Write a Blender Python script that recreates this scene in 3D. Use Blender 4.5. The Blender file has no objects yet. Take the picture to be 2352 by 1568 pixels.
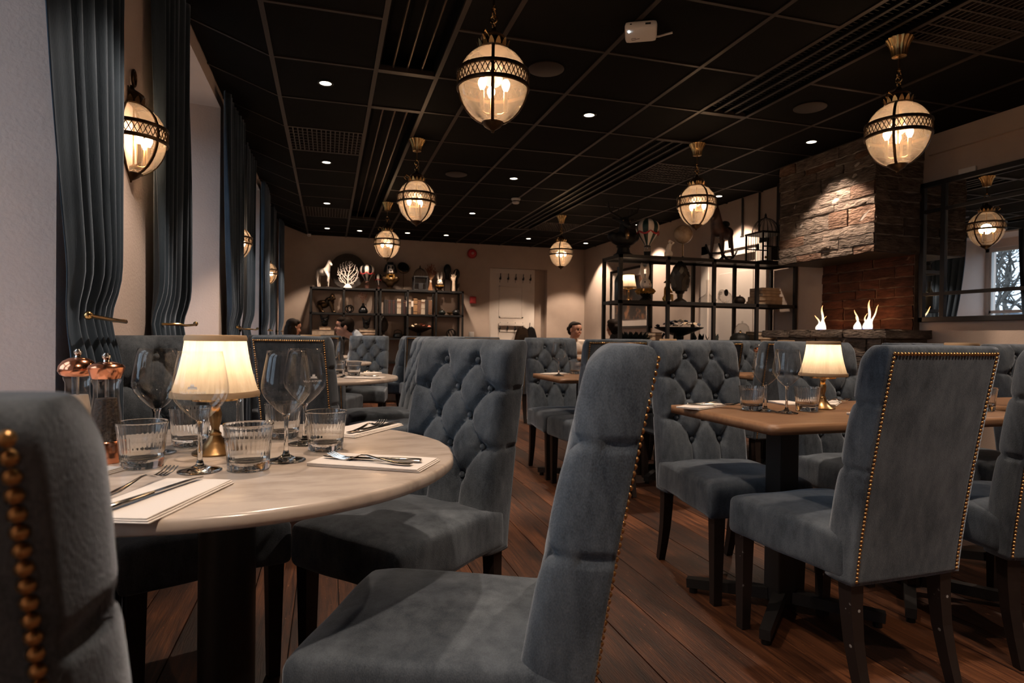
import bpy, bmesh, math, random
import numpy as np
from mathutils import Vector, Matrix
PI = math.pi
C = bpy.context.scene.collection
scn = bpy.context.scene
random.seed(7); rng = np.random.default_rng(11)

# ------------------------------------------------------------------ camera, world, exposure
cam = bpy.data.cameras.new('camera'); camo = bpy.data.objects.new('camera', cam); C.objects.link(camo); scn.camera = camo
cam.sensor_width = 36.0; cam.lens = 1431.3 / 2352 * 36; cam.clip_start = 0.02; cam.clip_end = 200
yaw, pit, rol = math.radians(16.417), math.radians(-0.468), math.radians(0.669)
fw = Vector((math.sin(yaw)*math.cos(pit), math.cos(yaw)*math.cos(pit), math.sin(pit)))
r0 = Vector((math.cos(yaw), -math.sin(yaw), 0)); u0 = r0.cross(fw)
rr = r0*math.cos(rol) + u0*math.sin(rol); uu = -r0*math.sin(rol) + u0*math.cos(rol)
M = Matrix.Identity(4)
for i in range(3): M[i][0], M[i][1], M[i][2] = rr[i], uu[i], -fw[i]
M.translation = Vector((0, 0, 1.025)); camo.matrix_world = M
cam.dof.use_dof = True; cam.dof.focus_distance = 2.0; cam.dof.aperture_fstop = 6.3

w = bpy.data.worlds.new('overcast sky'); scn.world = w; w.use_nodes = True
nt = w.node_tree; bg = nt.nodes['Background']
tc = nt.nodes.new('ShaderNodeTexCoord'); sx = nt.nodes.new('ShaderNodeSeparateXYZ'); rp = nt.nodes.new('ShaderNodeValToRGB')
nt.links.new(tc.outputs['Generated'], sx.inputs[0]); nt.links.new(sx.outputs['Z'], rp.inputs[0]); nt.links.new(rp.outputs[0], bg.inputs[0])
rp.color_ramp.elements[0].position = 0.0; rp.color_ramp.elements[0].color = (0.62, 0.76, 0.95, 1)
rp.color_ramp.elements[1].position = 0.6; rp.color_ramp.elements[1].color = (0.78, 0.88, 1.0, 1)
bg.inputs[1].default_value = 2.5
vs = scn.view_settings; vs.view_transform = 'Standard'; vs.look = 'None'; vs.gamma = 1; vs.use_curve_mapping = False; vs.exposure = 0.62
cy = scn.cycles
cy.max_bounces = 8; cy.diffuse_bounces = 3; cy.glossy_bounces = 4; cy.transmission_bounces = 8; cy.transparent_max_bounces = 16
cy.sample_clamp_indirect = 3.0; cy.sample_clamp_direct = 0; cy.caustics_reflective = False; cy.caustics_refractive = False; cy.blur_glossy = 0.5
cy.use_denoising = True

SPOT_W = 58.0; WARM = (1.0, 0.775, 0.60)

# ------------------------------------------------------------------ helpers
def link(o, parent=None):
    C.objects.link(o)
    if parent is not None: o.parent = parent
    return o
def thing(name, label, cat, loc=(0, 0, 0), rotz=0, group=None):
    o = bpy.data.objects.new(name, None); o.empty_display_size = 0.05; link(o); o.location = loc; o.rotation_euler = (0, 0, rotz)
    return tag(o, label, cat, group)
def tag(o, label, cat, group=None):
    o['label'] = label; o['category'] = cat
    if group: o['group'] = group
    return o
class MB:
    """collects vertices and faces of one part"""
    def __init__(s): s.v = []; s.f = []; s.n = 0
    def add(s, V, F):
        V = np.asarray(V, float).reshape(-1, 3); s.v.append(V)
        for f in F: s.f.append(tuple(i + s.n for i in f))
        s.n += len(V); return s
    def box(s, c, d, rz=0):
        x, y, z = d[0]/2, d[1]/2, d[2]/2
        P = np.array([(-x,-y,-z),(x,-y,-z),(x,y,-z),(-x,y,-z),(-x,-y,z),(x,-y,z),(x,y,z),(-x,y,z)])
        if rz: k, q = math.cos(rz), math.sin(rz); P = np.c_[P[:,0]*k-P[:,1]*q, P[:,0]*q+P[:,1]*k, P[:,2]]
        return s.add(P + np.array(c), [(0,3,2,1),(4,5,6,7),(0,1,5,4),(1,2,6,5),(2,3,7,6),(3,0,4,7)])
    def b2(s, a, b):
        a = np.array(a, float); b = np.array(b, float); return s.box((a+b)/2, np.abs(b-a))
    def lathe(s, prof, seg=32, c=(0, 0, 0), a0=0, a1=2*PI, close=True):
        full = abs(a1-a0-2*PI) < 1e-6; n = seg if full else seg+1
        V = []; F = []
        for r, z in prof:
            for i in range(n):
                a = a0 + (a1-a0)*i/seg; V.append((c[0]+r*math.cos(a), c[1]+r*math.sin(a), c[2]+z))
        for j in range(len(prof)-1):
            for i in range(seg):
                k = (i+1) % n; F.append((j*n+i, j*n+k, (j+1)*n+k, (j+1)*n+i))
        if close and full:
            if prof[0][0] > 1e-6: F.append(tuple(range(n))[::-1])
            if prof[-1][0] > 1e-6: F.append(tuple((len(prof)-1)*n+i for i in range(n)))
        return s.add(V, F)
    def tube(s, P, r, seg=8, closed=False, cap=True, sq=None):
        P = [Vector(p) for p in P]; n = len(P); R = r if hasattr(r, '__len__') else [r]*n
        T = []
        for i in range(n):
            a = P[(i-1) % n] if (closed or i > 0) else P[i]; b = P[(i+1) % n] if (closed or i < n-1) else P[i]
            T.append((b-a).normalized())
        up = Vector((0, 0, 1)) if abs(T[0].z) < 0.9 else Vector((0, 1, 0))
        N = (up - T[0]*up.dot(T[0])).normalized(); V = []; F = []
        for i in range(n):
            N = (N - T[i]*N.dot(T[i])).normalized(); B = T[i].cross(N)
            for k in range(seg):
                a = 2*PI*(k+0.5)/seg; x = math.cos(a); y = math.sin(a)
                if sq: x *= sq[0]; y *= sq[1]
                V.append(P[i] + (N*x + B*y)*R[i])
        for i in range(n if closed else n-1):
            j = (i+1) % n
            for k in range(seg):
                m = (k+1) % seg; F.append((i*seg+k, i*seg+m, j*seg+m, j*seg+k))
        if cap and not closed: F.append(tuple(range(seg))[::-1]); F.append(tuple((n-1)*seg+k for k in range(seg)))
        return s.add([tuple(v) for v in V], F)
    def ball(s, c, r, seg=12, rings=8):
        r = r if hasattr(r, '__len__') else (r, r, r)
        V = [(c[0], c[1], c[2]+r[2])]; F = []
        for j in range(1, rings):
            t = PI*j/rings
            for i in range(seg):
                a = 2*PI*i/seg; V.append((c[0]+r[0]*math.sin(t)*math.cos(a), c[1]+r[1]*math.sin(t)*math.sin(a), c[2]+r[2]*math.cos(t)))
        V.append((c[0], c[1], c[2]-r[2])); L = len(V)-1
        for i in range(seg): F.append((0, 1+i, 1+(i+1) % seg)); F.append((L, L-seg+(i+1) % seg, L-seg+i))
        for j in range(rings-2):
            for i in range(seg):
                a = 1+j*seg+i; b = 1+j*seg+(i+1) % seg; F.append((a, a+seg, b+seg, b))
        return s.add(V, F)
    def prism(s, poly, z0, z1):
        n = len(poly); V = [(x, y, z0) for x, y in poly] + [(x, y, z1) for x, y in poly]
        return s.add(V, [tuple(range(n))[::-1], tuple(range(n, 2*n))] + [(i, (i+1) % n, n+(i+1) % n, n+i) for i in range(n)])
    def mesh(s, name, mat, smooth=True, angle=40, bevel=0):
        V = np.concatenate(s.v) if s.v else np.zeros((0, 3)); me = bpy.data.meshes.new(name)
        me.from_pydata(V.tolist(), [], s.f)
        if bevel:
            bm = bmesh.new(); bm.from_mesh(me)
            es = [e for e in bm.edges if len(e.link_faces) == 2 and e.calc_face_angle(0) > 0.6]
            bmesh.ops.bevel(bm, geom=es, offset=bevel, segments=2, profile=0.6, affect='EDGES', clamp_overlap=True); bm.to_mesh(me); bm.free()
        if mat: me.materials.append(mat)
        if smooth:
            me.polygons.foreach_set('use_smooth', [True]*len(me.polygons))
            me.set_sharp_from_angle(angle=math.radians(angle))
        me.update(); return me
    def obj(s, name, mat, parent=None, smooth=True, angle=40, bevel=0, **k):
        o = bpy.data.objects.new(name, s.mesh(name, mat, smooth, angle, bevel)); link(o, parent)
        for a, b in k.items(): o[a] = b
        return o
def mobj(name, me, parent=None, loc=None, rot=None, **k):
    o = bpy.data.objects.new(name, me); link(o, parent)
    if loc is not None: o.location = loc
    if rot is not None: o.rotation_euler = rot
    for a, b in k.items(): o[a] = b
    return o
def struct(o): o['kind'] = 'structure'; return o
def dup(root, loc, rotz=0, label=None, group=None, rot=None, scale=None, skip=()):
    r = root.copy(); C.objects.link(r); r.location = loc; r.rotation_euler = rot if rot else (0, 0, rotz)
    if label: r['label'] = label
    if group: r['group'] = group
    elif 'group' in r and group is False: del r['group']
    if scale: r.scale = scale
    for ch in list(root.children):
        if ch.name.split('.')[0] in skip: continue
        c = ch.copy(); C.objects.link(c); c.parent = r
        for g in ch.children:
            if g.name.split('.')[0] in skip: continue
            d = g.copy(); C.objects.link(d); d.parent = c
    return r
def rbox(d, r, n=(6, 6, 4)):
    """rounded box vertices and faces, centred"""
    V = []; F = []; h = np.array(d)/2
    def face(ax, sg, nu, nv):
        o = len(V); u, v = [(1, 2), (2, 0), (0, 1)][ax]
        for j in range(nv+1):
            for i in range(nu+1):
                p = [0, 0, 0]; p[ax] = sg; p[u] = -math.cos(PI*i/nu); p[v] = -math.cos(PI*j/nv); V.append(p)
        for j in range(nv):
            for i in range(nu):
                q = (o+j*(nu+1)+i, o+j*(nu+1)+i+1, o+(j+1)*(nu+1)+i+1, o+(j+1)*(nu+1)+i); F.append(q if sg > 0 else q[::-1])
    face(0, 1, n[1], n[2]); face(0, -1, n[1], n[2]); face(1, 1, n[2], n[0]); face(1, -1, n[2], n[0]); face(2, 1, n[0], n[1]); face(2, -1, n[0], n[1])
    P = np.array(V)*h; q = np.clip(P, -(h-r), h-r); e = P-q; L = np.linalg.norm(e, axis=1, keepdims=True); L[L == 0] = 1
    P = q + e/L*r
    return P, F
def weld(o, d=1e-4, wn=True):
    bm = bmesh.new(); bm.from_mesh(o.data); bmesh.ops.remove_doubles(bm, verts=bm.verts, dist=d); bm.to_mesh(o.data); bm.free()
    if wn: o.modifiers.new('normals', 'WEIGHTED_NORMAL')
    return o
def rb_obj(name, c, d, r, mat, parent=None, n=(6, 6, 4), fn=None, **k):
    P, F = rbox(d, r, n); P = P + np.array(c)
    if fn is not None: P = fn(P)
    o = MB().add(P, F).obj(name, mat, parent, angle=60, **k); weld(o); o.data.polygons.foreach_set('use_smooth', [True]*len(o.data.polygons)); return o
def blob(name, prims, voxel, mat, parent=None, smooth=3, **k):
    """one continuous skin over spheres ('s', centre, radius or radii) and tapered limbs ('c', p0, p1, r0, r1)"""
    mb = MB()
    for p in prims:
        if p[0] == 's': mb.ball(p[1], p[2], 16, 10)
        else:
            a = np.array(p[1], float); b = np.array(p[2], float); L = np.linalg.norm(b-a); m = max(2, int(L/(0.45*min(p[3], p[4])+1e-6))+1); m = min(m, 24)
            for i in range(m):
                t = i/(m-1); mb.ball(a+(b-a)*t, p[3]+(p[4]-p[3])*t, 12, 8)
    o = mb.obj(name, mat, parent, smooth=False)
    md = o.modifiers.new('r', 'REMESH'); md.mode = 'VOXEL'; md.voxel_size = voxel
    if smooth: sm = o.modifiers.new('s', 'SMOOTH'); sm.iterations = smooth; sm.factor = 0.5
    dg = bpy.context.evaluated_depsgraph_get(); me = bpy.data.meshes.new_from_object(o.evaluated_get(dg)); me.name = name
    o.modifiers.clear(); old = o.data; o.data = me; bpy.data.meshes.remove(old)
    if not me.materials: me.materials.append(mat)
    me.polygons.foreach_set('use_smooth', [True]*len(me.polygons))
    for a, b in k.items(): o[a] = b
    return o

# ------------------------------------------------------------------ materials
def mat(name, col, rough=0.6, metal=0.0, col2=None, ns=8.0, stretch=(1, 1, 1), bump=0.0, bs=60.0, sheen=0.0, spec=0.5, rnd=0.0, coords='Object', detail=4.0, lo=0.35, hi=0.65, bdist=0.01, bstretch=None, coat=0.0):
    m = bpy.data.materials.new(name); m.use_nodes = True; t = m.node_tree; b = t.nodes['Principled BSDF']
    b.inputs['Base Color'].default_value = (*col, 1); b.inputs['Roughness'].default_value = rough; b.inputs['Metallic'].default_value = metal
    b.inputs['Specular IOR Level'].default_value = spec
    if coat: b.inputs['Coat Weight'].default_value = coat; b.inputs['Coat Roughness'].default_value = 0.15
    if sheen: b.inputs['Sheen Weight'].default_value = sheen; b.inputs['Sheen Roughness'].default_value = 0.4; b.inputs['Sheen Tint'].default_value = (0.62, 0.75, 0.95, 1)
    tc = t.nodes.new('ShaderNodeTexCoord'); mp = t.nodes.new('ShaderNodeMapping'); mp.inputs['Scale'].default_value = stretch
    t.links.new(tc.outputs[coords], mp.inputs[0]); vec = mp.outputs[0]
    if rnd:
        oi = t.nodes.new('ShaderNodeObjectInfo'); sc_ = t.nodes.new('ShaderNodeVectorMath'); sc_.operation = 'SCALE'; sc_.inputs[0].default_value = (37, 51, 23)
        t.links.new(oi.outputs['Random'], sc_.inputs['Scale']); ad = t.nodes.new('ShaderNodeVectorMath'); t.links.new(mp.outputs[0], ad.inputs[0]); t.links.new(sc_.outputs[0], ad.inputs[1]); vec = ad.outputs[0]
    out = None
    if col2:
        n = t.nodes.new('ShaderNodeTexNoise'); n.inputs['Scale'].default_value = ns; n.inputs['Detail'].default_value = detail; n.inputs['Roughness'].default_value = 0.6
        t.links.new(vec, n.inputs[0]); r = t.nodes.new('ShaderNodeValToRGB'); r.color_ramp.elements[0].position = lo; r.color_ramp.elements[1].position = hi
        r.color_ramp.elements[0].color = (*col, 1); r.color_ramp.elements[1].color = (*col2, 1); t.links.new(n.outputs['Fac'], r.inputs[0]); out = r.outputs[0]
        if rnd:
            hs = t.nodes.new('ShaderNodeHueSaturation'); mr = t.nodes.new('ShaderNodeMapRange'); mr.inputs[3].default_value = 1-rnd; mr.inputs[4].default_value = 1+rnd
            t.links.new(oi.outputs['Random'], mr.inputs[0]); t.links.new(mr.outputs[0], hs.inputs['Value']); t.links.new(out, hs.inputs['Color']); out = hs.outputs[0]
        t.links.new(out, b.inputs['Base Color'])
    if bump:
        n2 = t.nodes.new('ShaderNodeTexNoise'); n2.inputs['Scale'].default_value = bs; n2.inputs['Detail'].default_value = 5
        if bstretch:
            m2 = t.nodes.new('ShaderNodeMapping'); m2.inputs['Scale'].default_value = bstretch; t.links.new(tc.outputs[coords], m2.inputs[0]); t.links.new(m2.outputs[0], n2.inputs[0])
        else: t.links.new(vec, n2.inputs[0])
        bp = t.nodes.new('ShaderNodeBump'); bp.inputs['Strength'].default_value = bump; bp.inputs['Distance'].default_value = bdist
        t.links.new(n2.outputs['Fac'], bp.inputs['Height']); t.links.new(bp.outputs[0], b.inputs['Normal'])
    return m
def emis(name, col, s):
    m = bpy.data.materials.new(name); m.use_nodes = True; t = m.node_tree; t.nodes.clear()
    o = t.nodes.new('ShaderNodeOutputMaterial'); e = t.nodes.new('ShaderNodeEmission'); e.inputs[0].default_value = (*col, 1); e.inputs[1].default_value = s
    t.links.new(e.outputs[0], o.inputs[0]); return m
def thin_glass(name, tint=(1, 1, 1), refl=1.0, rough=0.02, haze=0.0, hcol=(1, .8, .6), blend=1.3):
    """single-walled pane: see-through with a Fresnel reflection, optional milky haze"""
    m = bpy.data.materials.new(name); m.use_nodes = True; t = m.node_tree; t.nodes.clear()
    o = t.nodes.new('ShaderNodeOutputMaterial'); tr = t.nodes.new('ShaderNodeBsdfTransparent'); tr.inputs[0].default_value = (*tint, 1)
    gl = t.nodes.new('ShaderNodeBsdfGlossy'); gl.inputs['Roughness'].default_value = rough
    fr = t.nodes.new('ShaderNodeLayerWeight'); fr.inputs[0].default_value = 0.5
    pw = t.nodes.new('ShaderNodeMath'); pw.operation = 'POWER'; pw.inputs[1].default_value = 4.0; t.links.new(fr.outputs['Facing'], pw.inputs[0])
    ml = t.nodes.new('ShaderNodeMath'); ml.operation = 'MULTIPLY_ADD'; ml.inputs[1].default_value = 0.9*refl; ml.inputs[2].default_value = 0.045*refl; ml.use_clamp = True; t.links.new(pw.outputs[0], ml.inputs[0])
    mx = t.nodes.new('ShaderNodeMixShader'); t.links.new(ml.outputs[0], mx.inputs[0])
    base = tr.outputs[0]
    if haze:
        df = t.nodes.new('ShaderNodeBsdfTranslucent'); df.inputs[0].default_value = (*hcol, 1); m2 = t.nodes.new('ShaderNodeMixShader'); m2.inputs[0].default_value = haze
        t.links.new(tr.outputs[0], m2.inputs[1]); t.links.new(df.outputs[0], m2.inputs[2]); base = m2.outputs[0]
    t.links.new(base, mx.inputs[1]); t.links.new(gl.outputs[0], mx.inputs[2]); t.links.new(mx.outputs[0], o.inputs[0]); return m
def solid_glass(name, col=(1, 1, 1), ior=1.45):
    m = bpy.data.materials.new(name); m.use_nodes = True; t = m.node_tree; t.nodes.clear()
    o = t.nodes.new('ShaderNodeOutputMaterial'); g = t.nodes.new('ShaderNodeBsdfGlass'); g.inputs[0].default_value = (*col, 1); g.inputs['Roughness'].default_value = 0.0; g.inputs['IOR'].default_value = ior
    t.links.new(g.outputs[0], o.inputs[0]); return m
def velvet(name, dark, light, sheen=0.4):
    m = bpy.data.materials.new(name); m.use_nodes = True; t = m.node_tree; b = t.nodes['Principled BSDF']; N = t.nodes.new; LK = t.links.new
    b.inputs['Roughness'].default_value = 0.92; b.inputs['Specular IOR Level'].default_value = 0.12; b.inputs['Sheen Weight'].default_value = sheen; b.inputs['Sheen Roughness'].default_value = 0.35; b.inputs['Sheen Tint'].default_value = (0.78, 0.87, 1.0, 1)
    tc = N('ShaderNodeTexCoord'); oi = N('ShaderNodeObjectInfo'); sv = N('ShaderNodeVectorMath'); sv.operation = 'SCALE'; sv.inputs[0].default_value = (37, 51, 23); LK(oi.outputs['Random'], sv.inputs['Scale'])
    ad = N('ShaderNodeVectorMath'); LK(tc.outputs['Object'], ad.inputs[0]); LK(sv.outputs[0], ad.inputs[1])
    def noise(sc, det, st, rough=0.6):
        mp = N('ShaderNodeMapping'); mp.inputs['Scale'].default_value = st; LK(ad.outputs[0], mp.inputs[0]); n = N('ShaderNodeTexNoise'); n.inputs['Scale'].default_value = sc; n.inputs['Detail'].default_value = det; n.inputs['Roughness'].default_value = rough; LK(mp.outputs[0], n.inputs[0]); return n.outputs['Fac']
    n1 = noise(9, 6, (1, 1, 0.55)); n2 = noise(46, 4, (1, 1, 0.35)); n3 = noise(520, 2, (1, 1, 0.5))
    m1 = N('ShaderNodeMath'); m1.operation = 'MULTIPLY_ADD'; m1.inputs[1].default_value = 0.45; LK(n2, m1.inputs[0]); LK(n1, m1.inputs[2])
    m2 = N('ShaderNodeMath'); m2.operation = 'MULTIPLY_ADD'; m2.inputs[1].default_value = 0.5; LK(n3, m2.inputs[0]); LK(m1.outputs[0], m2.inputs[2])
    mr = N('ShaderNodeMapRange'); mr.inputs[1].default_value = 0.72; mr.inputs[2].default_value = 1.20; LK(m2.outputs[0], mr.inputs[0])
    r = N('ShaderNodeValToRGB'); r.color_ramp.elements[0].color = (*dark, 1); r.color_ramp.elements[1].color = (*light, 1); LK(mr.outputs[0], r.inputs[0])
    hs = N('ShaderNodeHueSaturation'); vr = N('ShaderNodeMapRange'); vr.inputs[3].default_value = 0.88; vr.inputs[4].default_value = 1.12; LK(oi.outputs['Random'], vr.inputs[0]); LK(vr.outputs[0], hs.inputs['Value']); LK(r.outputs[0], hs.inputs['Color']); LK(hs.outputs[0], b.inputs['Base Color'])
    bp = N('ShaderNodeBump'); bp.inputs['Strength'].default_value = 0.5; bp.inputs['Distance'].default_value = 0.002; LK(n3, bp.inputs['Height']); LK(bp.outputs[0], b.inputs['Normal'])
    return m
m_velvet = velvet('blue grey velvet', (0.033, 0.041, 0.052), (0.118, 0.138, 0.160))
m_leg = mat('black stained wood', (0.012, 0.008, 0.007), 0.45, col2=(0.02, 0.013, 0.011), ns=20, spec=0.3)
m_nail = mat('aged brass nail', (0.42, 0.24, 0.10), 0.32, 1.0)
m_brass = mat('antique brass', (0.30, 0.19, 0.09), 0.3, 1.0, col2=(0.16, 0.10, 0.05), ns=14)
m_brass_b = mat('bright brass', (0.62, 0.40, 0.17), 0.22, 1.0)
m_brass_d = mat('dark bronze', (0.10, 0.06, 0.03), 0.38, 1.0, col2=(0.055, 0.034, 0.02), ns=12)
m_copper = mat('polished copper', (0.72, 0.30, 0.17), 0.16, 1.0)
m_steel = mat('polished steel', (0.62, 0.58, 0.54), 0.14, 1.0)
m_black = mat('black iron', (0.014, 0.013, 0.013), 0.45, 0.0, spec=0.35)
m_blackg = mat('glossy black', (0.008, 0.008, 0.008), 0.3, spec=0.3)
m_wall = mat('greige plaster', (0.42, 0.325, 0.262), 0.85, col2=(0.48, 0.375, 0.305), ns=2.2, bump=0.12, bs=110, spec=0.2, coords='Object')
m_wallL = mat('pale plaster', (0.70, 0.585, 0.535), 0.85, col2=(0.76, 0.64, 0.59), ns=2.0, bump=0.2, bs=90, spec=0.2)
m_white = mat('warm white paint', (0.70, 0.61, 0.53), 0.5, col2=(0.66, 0.57, 0.49), ns=3)
m_wplastic = mat('white plastic', (0.68, 0.64, 0.60), 0.4)
m_ceil = mat('matt black ceiling tile', (0.0042, 0.0038, 0.0036), 0.85, col2=(0.0058, 0.0052, 0.0048), ns=3, bump=0.08, bs=140, spec=0.06)
m_bar = mat('bronze ceiling bar', (0.030, 0.022, 0.018), 0.5, 0.3, spec=0.3)
m_mesh = mat('dark grille metal', (0.010, 0.009, 0.0085), 0.5, 0.3, spec=0.3)
m_curtain = mat('deep blue velvet', (0.014, 0.024, 0.036), 0.88, col2=(0.045, 0.066, 0.092), ns=5, stretch=(1, 1, 0.25), bump=0.25, bs=300, sheen=0.45, spec=0.15, detail=6, bdist=0.002)
m_oak = mat('oiled oak', (0.17, 0.085, 0.042), 0.42, col2=(0.27, 0.145, 0.075), ns=6, stretch=(0.7, 9, 9), bump=0.1, bs=60, bstretch=(1, 14, 14), detail=6, spec=0.45, lo=0.3, hi=0.7, bdist=0.003)
def plank_mat():
    m = bpy.data.materials.new('worn red brown floorboard'); m.use_nodes = True; t = m.node_tree; b = t.nodes['Principled BSDF']; N = t.nodes.new; LK = t.links.new
    tc = N('ShaderNodeTexCoord'); oi = N('ShaderNodeObjectInfo'); sv = N('ShaderNodeVectorMath'); sv.operation = 'SCALE'; sv.inputs[0].default_value = (17, 31, 5); LK(oi.outputs['Random'], sv.inputs['Scale']); ad = N('ShaderNodeVectorMath'); LK(tc.outputs['Object'], ad.inputs[0]); LK(sv.outputs[0], ad.inputs[1])
    def noise(sc, det, st, dist=0.0):
        mp = N('ShaderNodeMapping'); mp.inputs['Scale'].default_value = st; LK(ad.outputs[0], mp.inputs[0]); n = N('ShaderNodeTexNoise'); n.inputs['Scale'].default_value = sc; n.inputs['Detail'].default_value = det; n.inputs['Distortion'].default_value = dist; LK(mp.outputs[0], n.inputs[0]); return n.outputs['Fac']
    def ramp(f, p0, c0, p1, c1):
        r = N('ShaderNodeValToRGB'); e = r.color_ramp.elements; e[0].position = p0; e[0].color = (*c0, 1); e[1].position = p1; e[1].color = (*c1, 1); LK(f, r.inputs[0]); return r.outputs[0]
    def mixc(f, a_, b_, mode='MIX'):
        x = N('ShaderNodeMix'); x.data_type = 'RGBA'; x.blend_type = mode
        if isinstance(f, float): x.inputs[0].default_value = f
        else: LK(f, x.inputs[0])
        LK(a_, x.inputs[6]); LK(b_, x.inputs[7]); return x.outputs[2]
    g = noise(9, 8, (6, 0.35, 1), 1.2); base = ramp(g, 0.34, (0.040, 0.0135, 0.0065), 0.66, (0.150, 0.055, 0.022))
    wear = noise(1.5, 7, (1, 0.5, 1)); w1 = ramp(wear, 0.42, (0.24, 0.21, 0.20), 0.62, (1, 1, 1)); c = mixc(1.0, base, w1, 'MULTIPLY')
    sp = noise(120, 2, (1, 0.25, 1)); s1 = ramp(sp, 0.70, (0, 0, 0), 0.76, (0.13, 0.06, 0.03)); c = mixc(1.0, c, s1, 'ADD')
    hs = N('ShaderNodeHueSaturation'); vr = N('ShaderNodeMapRange'); vr.inputs[3].default_value = 0.72; vr.inputs[4].default_value = 1.28; LK(oi.outputs['Random'], vr.inputs[0]); LK(vr.outputs[0], hs.inputs['Value']); LK(c, hs.inputs['Color']); LK(hs.outputs[0], b.inputs['Base Color'])
    rr_ = N('ShaderNodeMapRange'); rr_.inputs[3].default_value = 0.62; rr_.inputs[4].default_value = 0.36; LK(wear, rr_.inputs[0]); LK(rr_.outputs[0], b.inputs['Roughness']); b.inputs['Specular IOR Level'].default_value = 0.35
    bp = N('ShaderNodeBump'); bp.inputs['Strength'].default_value = 0.35; bp.inputs['Distance'].default_value = 0.004; LK(noise(26, 6, (10, 0.8, 1)), bp.inputs['Height']); LK(bp.outputs[0], b.inputs['Normal'])
    return m
m_plank = plank_mat()
m_sub = mat('dark gap', (0.006, 0.004, 0.003), 0.9)
m_marble = mat('cream marble', (0.58, 0.485, 0.41), 0.24, col2=(0.38, 0.305, 0.25), ns=5, stretch=(1.6, 5, 3), detail=10, lo=0.44, hi=0.74, coat=0.25)
m_napkin = mat('white linen', (0.78, 0.71, 0.65), 0.8, bump=0.1, bs=500)
m_stone = mat('grey brown stone', (0.075, 0.058, 0.047), 0.85, col2=(0.20, 0.155, 0.125), ns=9, stretch=(1, 1, 3), bump=1.0, bs=22, rnd=0.3, detail=10, bdist=0.03, spec=0.2, bstretch=(1, 1, 3.5))
m_stone_r = mat('red brown stone', (0.085, 0.046, 0.031), 0.85, col2=(0.20, 0.125, 0.088), ns=9, stretch=(1, 1, 3), bump=1.0, bs=22, rnd=0.3, detail=10, bdist=0.03, spec=0.2, bstretch=(1, 1, 3.5))
m_brick = mat('sooty fired stone', (0.030, 0.011, 0.007), 0.85, col2=(0.085, 0.032, 0.019), ns=9, stretch=(1, 1, 3), bump=0.6, bs=34, rnd=0.25, detail=9, bdist=0.008, spec=0.2)
m_mortar = mat('lime mortar', (0.26, 0.225, 0.19), 0.9, col2=(0.36, 0.31, 0.27), ns=20, bump=0.4, bs=80)
m_mortar_d = mat('sooty mortar', (0.09, 0.055, 0.035), 0.9, col2=(0.16, 0.10, 0.06), ns=20)
m_white_c = mat('white ceramic', (0.72, 0.62, 0.53), 0.4)
m_coral = mat('white coral', (0.74, 0.64, 0.55), 0.75)
m_skin = mat('skin', (0.50, 0.25, 0.165), 0.55, col2=(0.56, 0.29, 0.195), ns=9)
m_hair = mat('dark brown hair', (0.010, 0.006, 0.004), 0.75, col2=(0.024, 0.014, 0.009), ns=30, stretch=(1, 1, 6), spec=0.12)
m_shirt = mat('pale blue shirt', (0.46, 0.50, 0.55), 0.8, col2=(0.52, 0.56, 0.61), ns=5)
m_cream_t = mat('cream knit', (0.58, 0.49, 0.41), 0.9)
m_darktop = mat('dark cloth', (0.02, 0.018, 0.018), 0.9)
m_lip = mat('lips', (0.30, 0.10, 0.075), 0.5)
m_deer = mat('black patina', (0.007, 0.007, 0.007), 0.55, spec=0.25)
m_eye = mat('dark eye', (0.012, 0.01, 0.01), 0.15)
m_gold = mat('gold paint', (0.62, 0.36, 0.11), 0.3, 0.9)
m_red = mat('red enamel', (0.42, 0.02, 0.025), 0.4)
m_redc = mat('red swag', (0.42, 0.03, 0.03), 0.6)
m_paper = mat('old paper', (0.50, 0.38, 0.27), 0.8, col2=(0.36, 0.26, 0.18), ns=20)
m_leaf = mat('dark green black', (0.014, 0.018, 0.016), 0.35)
m_straw = mat('dry straw', (0.42, 0.22, 0.11), 0.8, col2=(0.30, 0.14, 0.07), ns=30)
m_wood_d = mat('dark walnut', (0.016, 0.010, 0.007), 0.5, col2=(0.030, 0.018, 0.012), ns=10, spec=0.3)
m_glassbowl = thin_glass('thin crystal', (0.965, 0.965, 0.96), 0.85, 0.01, blend=1.3)
m_crystal = solid_glass('solid crystal', (0.985, 0.985, 0.98), 1.45)
m_globe = thin_glass('amber tinted globe glass', (0.95, 0.88, 0.81), 1.0, 0.03, haze=0.115, hcol=(0.96, 0.78, 0.62))
m_pane = thin_glass('window pane', (0.93, 0.96, 0.97), 1.0, 0.0)
m_shelfglass = thin_glass('smoked glass shelf', (0.42, 0.40, 0.39), 0.8, 0.05)
m_clearglass = thin_glass('clear ornament glass', (0.90, 0.89, 0.88), 1.5, 0.02)
m_frost = mat('etched glass lettering', (0.85, 0.85, 0.85), 0.7)
m_bulb = emis('warm bulb', (1.0, 0.74, 0.46), 14.0)
m_lens = emis('downlight lens', (1.0, 0.86, 0.68), 9.0)
# ------------------------------------------------------------------ room shell
XL, XR, YB, YF, ZC = -0.72, 4.19, 9.87, -2.3, 2.51
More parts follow.
